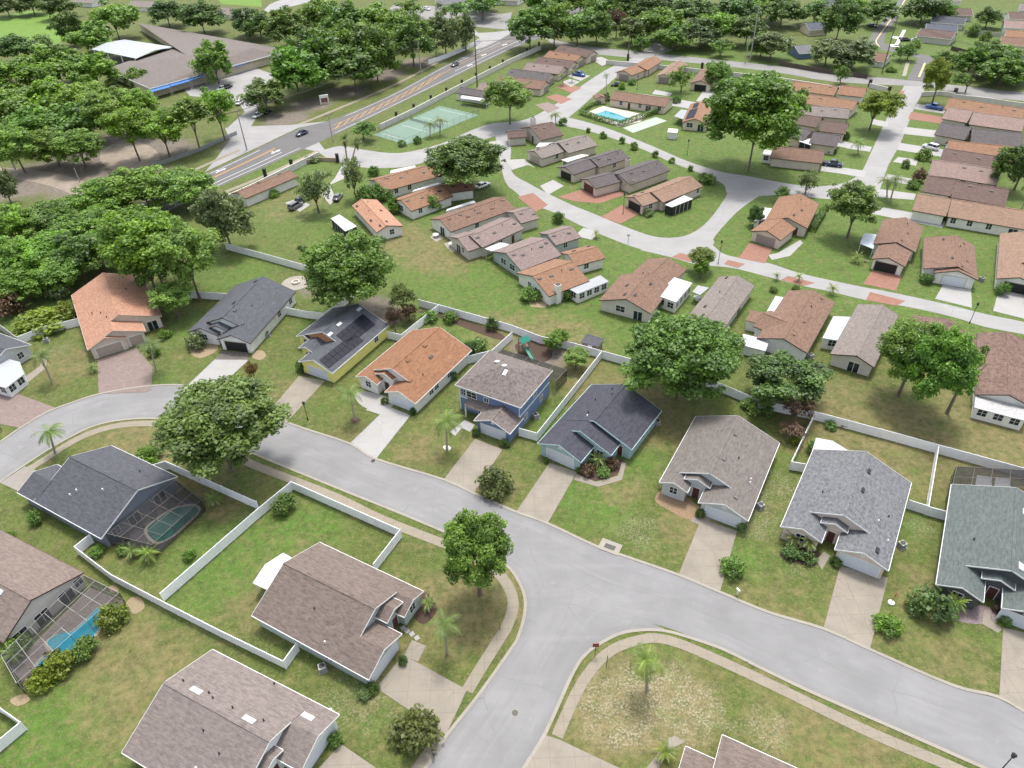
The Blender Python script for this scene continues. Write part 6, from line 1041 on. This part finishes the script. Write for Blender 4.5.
# playset behind the blue house
B = P(524,352); ps = thing('playset','wooden playset with a green roof and green slide','playset',B,.5); m = MB()
for x in (-.7,.7):
    for y in (-.7,.7): m.box(x-.06,x+.06,y-.06,y+.06,0,2.9)
m.box(-.8,.8,-.8,.8,1.35,1.45); m.build('tower', WOOD, ps); GRN = plain('green_plastic', (.02,.2,.14), .4); m = MB(); m.slab((-.95,-.95,2.8),(.95,-.95,2.8),(.95,0,3.6),(-.95,0,3.6),.06); m.slab((-.95,0,3.6),(.95,0,3.6),(.95,.95,2.8),(-.95,.95,2.8),.06); m.build('roof', GRN, ps)
m = MB(); m.slab((-.35,-.7,1.4),(.35,-.7,1.4),(.35,-3.4,.15),(-.35,-3.4,.15),.08)
for x in (-.4,.36): m.slab((x,-.7,1.65),(x+.05,-.7,1.65),(x+.05,-3.4,.4),(x,-3.4,.4),.35)
m.build('slide', GRN, ps)
# small things round the houses
def acunit(label, px, py):
    B = P(px,py); t = thing('air_conditioner', label, 'air conditioner', (B.x,B.y,0), .4); m = MB(); m.box(-.55,.55,-.55,.55,0,.08); m.build('pad', CURB, t); m = MB(); m.box(-.42,.42,-.42,.42,.08,.9)
    for z in range(6): m.box(-.44,.44,-.44,.44,.15+z*.12,.2+z*.12)
    m.build('casing', plain('ac_casing',(.33,.34,.33),.5,.2), t); m = MB(); m.lathe([(.34,.9),(.36,.94),(.1,.95)],12); m.build('fan_grille', DARK, t)
acunit('gray cooling unit beside the corner house wall',323,670); acunit('gray cooling unit on the grass right of the warm gray house',760,508); acunit('gray cooling unit beside the slate-roofed white house wall',268,336); acunit('gray cooling unit beside the light gray house wall',901,547); acunit('pale cooling unit beside the bottom-left house',330,716); acunit('cooling unit by the blue house wall',536,418); acunit('dark cooling unit beside the cross-gabled villa wall',810,358); acunit('cooling unit between the half-open garage villa and its neighbour',981,281); acunit('cooling unit beside the navy-roofed house back corner',657,424); acunit('cooling unit behind the left fence of the salmon house',47,342)
def bed(label, pts, mat=MULCH, z=.02):
    g = smooth(G2(pxs(pts)),4,True); m = MB(); m.prism(g,-.05,z); o = m.build('planting_bed', mat); o['kind'] = 'structure'
bed('', '578,475 590,466 610,458 625,462 616,475 600,480 588,482'); bed('', '655,500 662,490 680,492 697,505 708,515 690,520 665,508',plain('orange_mulch',(.24,.165,.1),1,var=.3,scale=5)); bed('','780,556 786,545 805,543 822,556 815,566 795,563'); bed('','943,612 955,605 985,606 1002,616 990,624 960,622',plain('purple_gray_gravel',(.2,.16,.16),1,var=.4,scale=6))
bed('','413,610 425,592 437,608 428,622 418,622'); bed('','190,352 192,340 205,336 218,345 215,352 200,358',SAND); bed('','252,357 256,351 263,351 266,356 260,360',SAND); bed('','355,397 362,391 385,396 395,402 388,408 366,408',plain('white_gravel',(.32,.31,.29),1,var=.3,scale=8)); bed('','300,368 312,362 322,372 306,376')
bed('','443,447 447,445 451,448 447,451',plain('white_ring_stone',(.5,.5,.48),.9)); bed('','350,420 355,417 361,420 355,424'); bed('','126,604 133,597 142,599 144,608 134,614',SAND); bed('','108,588 114,585 119,590 112,593',SAND); bed('','10,700 24,694 30,700 18,706',SAND); bed('','418,312 440,318 470,330 500,340 502,334 470,322 440,310',MULCH); bed('','515,345 535,340 552,352 545,362 525,360',MULCH)
m = MB(); 
for x,y in ((403,628),(407,631),(412,634),(417,638)): c0 = P(x,y); m.M = Matrix.Translation((c0.x,c0.y,0)) @ Matrix.Rotation(.6,4,'Z'); m.box(-.3,.3,-.3,.3,-.05,.05)
o = m.build('stepping_stones', DRIVEW); o['kind'] = 'structure'
t = thing('storm_drain','concrete curb inlet with a dark grate','storm drain',P(610,547),-.5); m = MB(); m.box(-1.5,1.5,-1.0,1.0,-.1,.1); m.build('apron', CURB, t); m = MB(); m.box(-.75,.75,-.45,.35,.1,.115); g_ = m.build('grate', DARK, t)
for lb, x, y in (('dark round cover in the side street near the bottom edge',515,713),('dark inlet cover by the curb of the bright orange-roofed house',373,461)):
    B = P(x,y); t = tag(empty('manhole_cover', (B.x,B.y,.02)), lb, 'manhole cover'); m = MB(); m.lathe([(.38,.0),(.38,.012)],16); m.build('lid', DARK, t); m = MB(); m.lathe([(.48,-.02),(.48,.006)],16); m.build('ring', CURB, t)
B = P(296,283); t = thing('fire_pit','round pale fire pit on the patio beside the dark oak','fire pit',B); m = MB(); m.lathe([(3.2,-.03),(3.2,.03)],20); m.build('patio', CURB, t); m = MB(); m.lathe([(.9,.03),(.9,.45),(.65,.45),(.6,.1)],14); m.build('stone_ring', plain('pale_stone',(.5,.45,.4),.9), t)
B = P(849,453); t = thing('garden_bench','reddish garden bench against the long white fence','bench',P(847,428),-.3); m = MB(); m.box(-1,1,-.25,.25,.4,.48); m.build('seat', plain('red_wood',(.2,.08,.06),.8), t); m = MB(); m.box(-1,1,.2,.27,.5,.95); m.build('backrest', MAT['red_wood'], t)
for x in (-.85,.85): m = MB(); m.box(x-.05,x+.05,-.22,.25,0,.4); m.build('leg', MAT['red_wood'], t)
def shed(label, px, py, w, d, h, rz, wm, rm):
    B = P(px,py); t = thing('shed', label, 'shed', (B.x,B.y,0), rz); m = MB(); m.box(-w/2,w/2,-d/2,d/2,0,h); m.build('wall', wm, t); m = MB(); m.slab((-w/2-.2,-d/2-.2,h+.02),(w/2+.2,-d/2-.2,h+.02),(w/2+.2,d/2+.2,h+.25),(-w/2-.2,d/2+.2,h+.25),.1); m.build('roof', rm, t); m = MB(); m.box(-.45,.45,-d/2-.03,-d/2+.02,.02,1.9); m.build('door', WHITE, t)
shed('small white flat-roofed shed on the lawn near the solar-panel villa',672,138,2.6,2.2,2.2,-.3,WALLM['w'],WHITE); shed('dark-roofed shed by the white fence behind the blue house',592,349,3.2,2.4,1.9,-.5,WOOD,ROOF['SL']); shed('pale shed below the gray villa beside the dark oak',752,352,4.5,3,2.1,-.5,WALLM['wh'],plain('pale_metal_roof',(.5,.52,.53),.4)); shed('brown-roofed shed right of the gray villa end',757,328,4.0,3.4,2.3,-.5,WALLM['w'],ROOF['B']); shed('white shed under the forest edge by the side road',268,102,3,2.2,2.2,.4,WALLM['wh'],WHITE)
# driveways and garden paths of the villa quarter
for s in ('558,197 581.5,189.5 595,195.5 620,191 627,194 600,203.5 575,201.5','517,197 533,193 548,205 536,212','601,217 620,224 639,214 622,205','738.7,258 765,263.5 772.5,248 749,243','803,286 781,280 788,276 815,283','896,306 866,300 870,292 905,301','690,262 672,257 680,253 700,258','863,284 896,291 902,275 872,271','738,268 724,264 728,260 745,264'): rect('driveway', s, .044, DRIVES)
for s in ('556,87 566,83 582,88 571,93','546,97 556,94 572,99 561,104','535,105 548,102 560,108 548,113'): rect('driveway', s, .044, DRIVES if s[0:3] != '535' else DRIVEB)
for s in ('567,76 576,72 590,76 581,81','562,82 570,79 580,82 571,87','590,58 602,57 612,62 602,66','506,160 512,170 528,165 535,168 524,159','540,186 553,180 564,186 548,195','583,228 600,232 592,240 575,236','943,285 971,290 972,308 935,299','1000,286 1060,297 1060,328 993,311','622,92 650,95 700,103 735,112 735,118 690,109 640,100 618,97','655,90 672,93 670,96.5 652,94','696,101 704,90 716,93 714,105','870,152 850,149 832,145 836,140 855,144 872,147','864,178 842,174 820,171 822,165 845,168 866,171','888,128 870,124 872,119 888,122','905,127 940,131 940,138 902,134','917,104 945,108 945,114 914,109','900,143 945,150 942,157 897,150','898,157 918,160 916,166 893,162','887,174 912,179 910,185 884,180','878,189 916,194 914,200 874,197','470,146 500,140 508,150 490,152','875,206 930,216 945,222 942,228 872,214','330,185 346,178 352,170 343,164 335,178 328,186 322,195 330,205 336,200','285,203 300,198 310,205 300,212'): rect('driveway', s, .05, DRIVEW)
for s in ('911,112 944,117 942,124 908,119','905,90 900,92 899,97 902,98'): rect('driveway', s, .044, DRIVES)
rect('path','669,738 675,736 685,742 675,747 668,752 655,775 645,770',.042,DRIVE); rect('path','698,514 712,519 702,526 690,521',.042,DRIVE); rect('path','576,474 596,482 618,476 622,462 626,463 622,480 598,487 574,480',.045,DRIVE); rect('path','816,560 824,552 830,556 822,570',.045,DRIVE); rect('path','984,610 990,608 990,620 1003,629 998,633 982,624',.045,DRIVE); rect('path','373,402 388,407 384,416 366,410',.045,DRIVEW); rect('path','25,377 40,366 42,358 47,360 46,368 28,383 8,392 6,388',.045,DRIVE); rect('path','450,432 465,420 475,425 470,432 462,428 455,436',.045,DRIVEW)
rect('garden_bed_edge','768,255 778,253 795,243 800,240 803,243 790,256 772,260',.03,DRIVEW)
rect('path','893,36 917,40 917,42 892,38',.03,WHITE); rect('path','890,44 915,48 915,50 889,46',.03,WHITE); rect('path','903,30 906,30 898,46 894,46',.03,WHITE); rect('path','906,62 910,62 906,76 902,76',.03,CURB)
# ------------------------------------------------------------------ labels for the plants that have none of their own
for ph, x, y in (('the far woods',680,25),('the sports field',30,25),('the school',190,55),('the white pavilion',135,45),('the dirt clearing',125,155),('the dirt track',40,175),('the main road',400,95),('the roadside verge',330,60),('the top parking lot',445,12),('the side road mouth',250,140),('the salmon house',118,315),('the aged fence',10,310),('the slate-roofed house',235,305),
  ('the far street',895,30),('the far gray roofs',935,35),('the pole at the right edge',1015,70),('the cross road',800,72),('the entrance walls',910,90),('the blue school awning',190,85),('the side road pole',245,130),('the lone villa',265,185),('the green court',430,125),('the boundary wall',480,75),('the road corner',545,42)): SHORT[ph] = (x,y)
groups = {}
for t, kind, x, y, r, has in PLANTS:
    if has: continue
    lm, (lx,ly) = min(SHORT.items(), key=lambda kv: (kv[1][0]-x)**2+(1.6*(kv[1][1]-y))**2); dx, dy = x-lx, (y-ly)*1.4
    rel = ('behind' if dy < 0 else 'in front of') if abs(dy) > abs(dx) else ('left of' if dx < 0 else 'right of'); groups.setdefault((kind,rel,lm), []).append((x,t))
ORD = ['first','second','third','fourth','fifth','sixth','seventh','eighth','ninth','tenth','eleventh','twelfth']; NUM = ['','one','two','three','four','five','six','seven','eight','nine','ten','eleven','twelve']
for (kind,rel,lm), l in groups.items():
    l.sort(key=lambda a: a[0]); n = len(l); pl = kind+'s'
    for k, (x,t) in enumerate(l):
        t['label'] = f'{kind} {rel} {lm}' if n == 1 else f'{ORD[k]} from left of {NUM[n]} {pl} {rel} {lm}'
        t['group'] = f'{pl} {rel} {lm}'
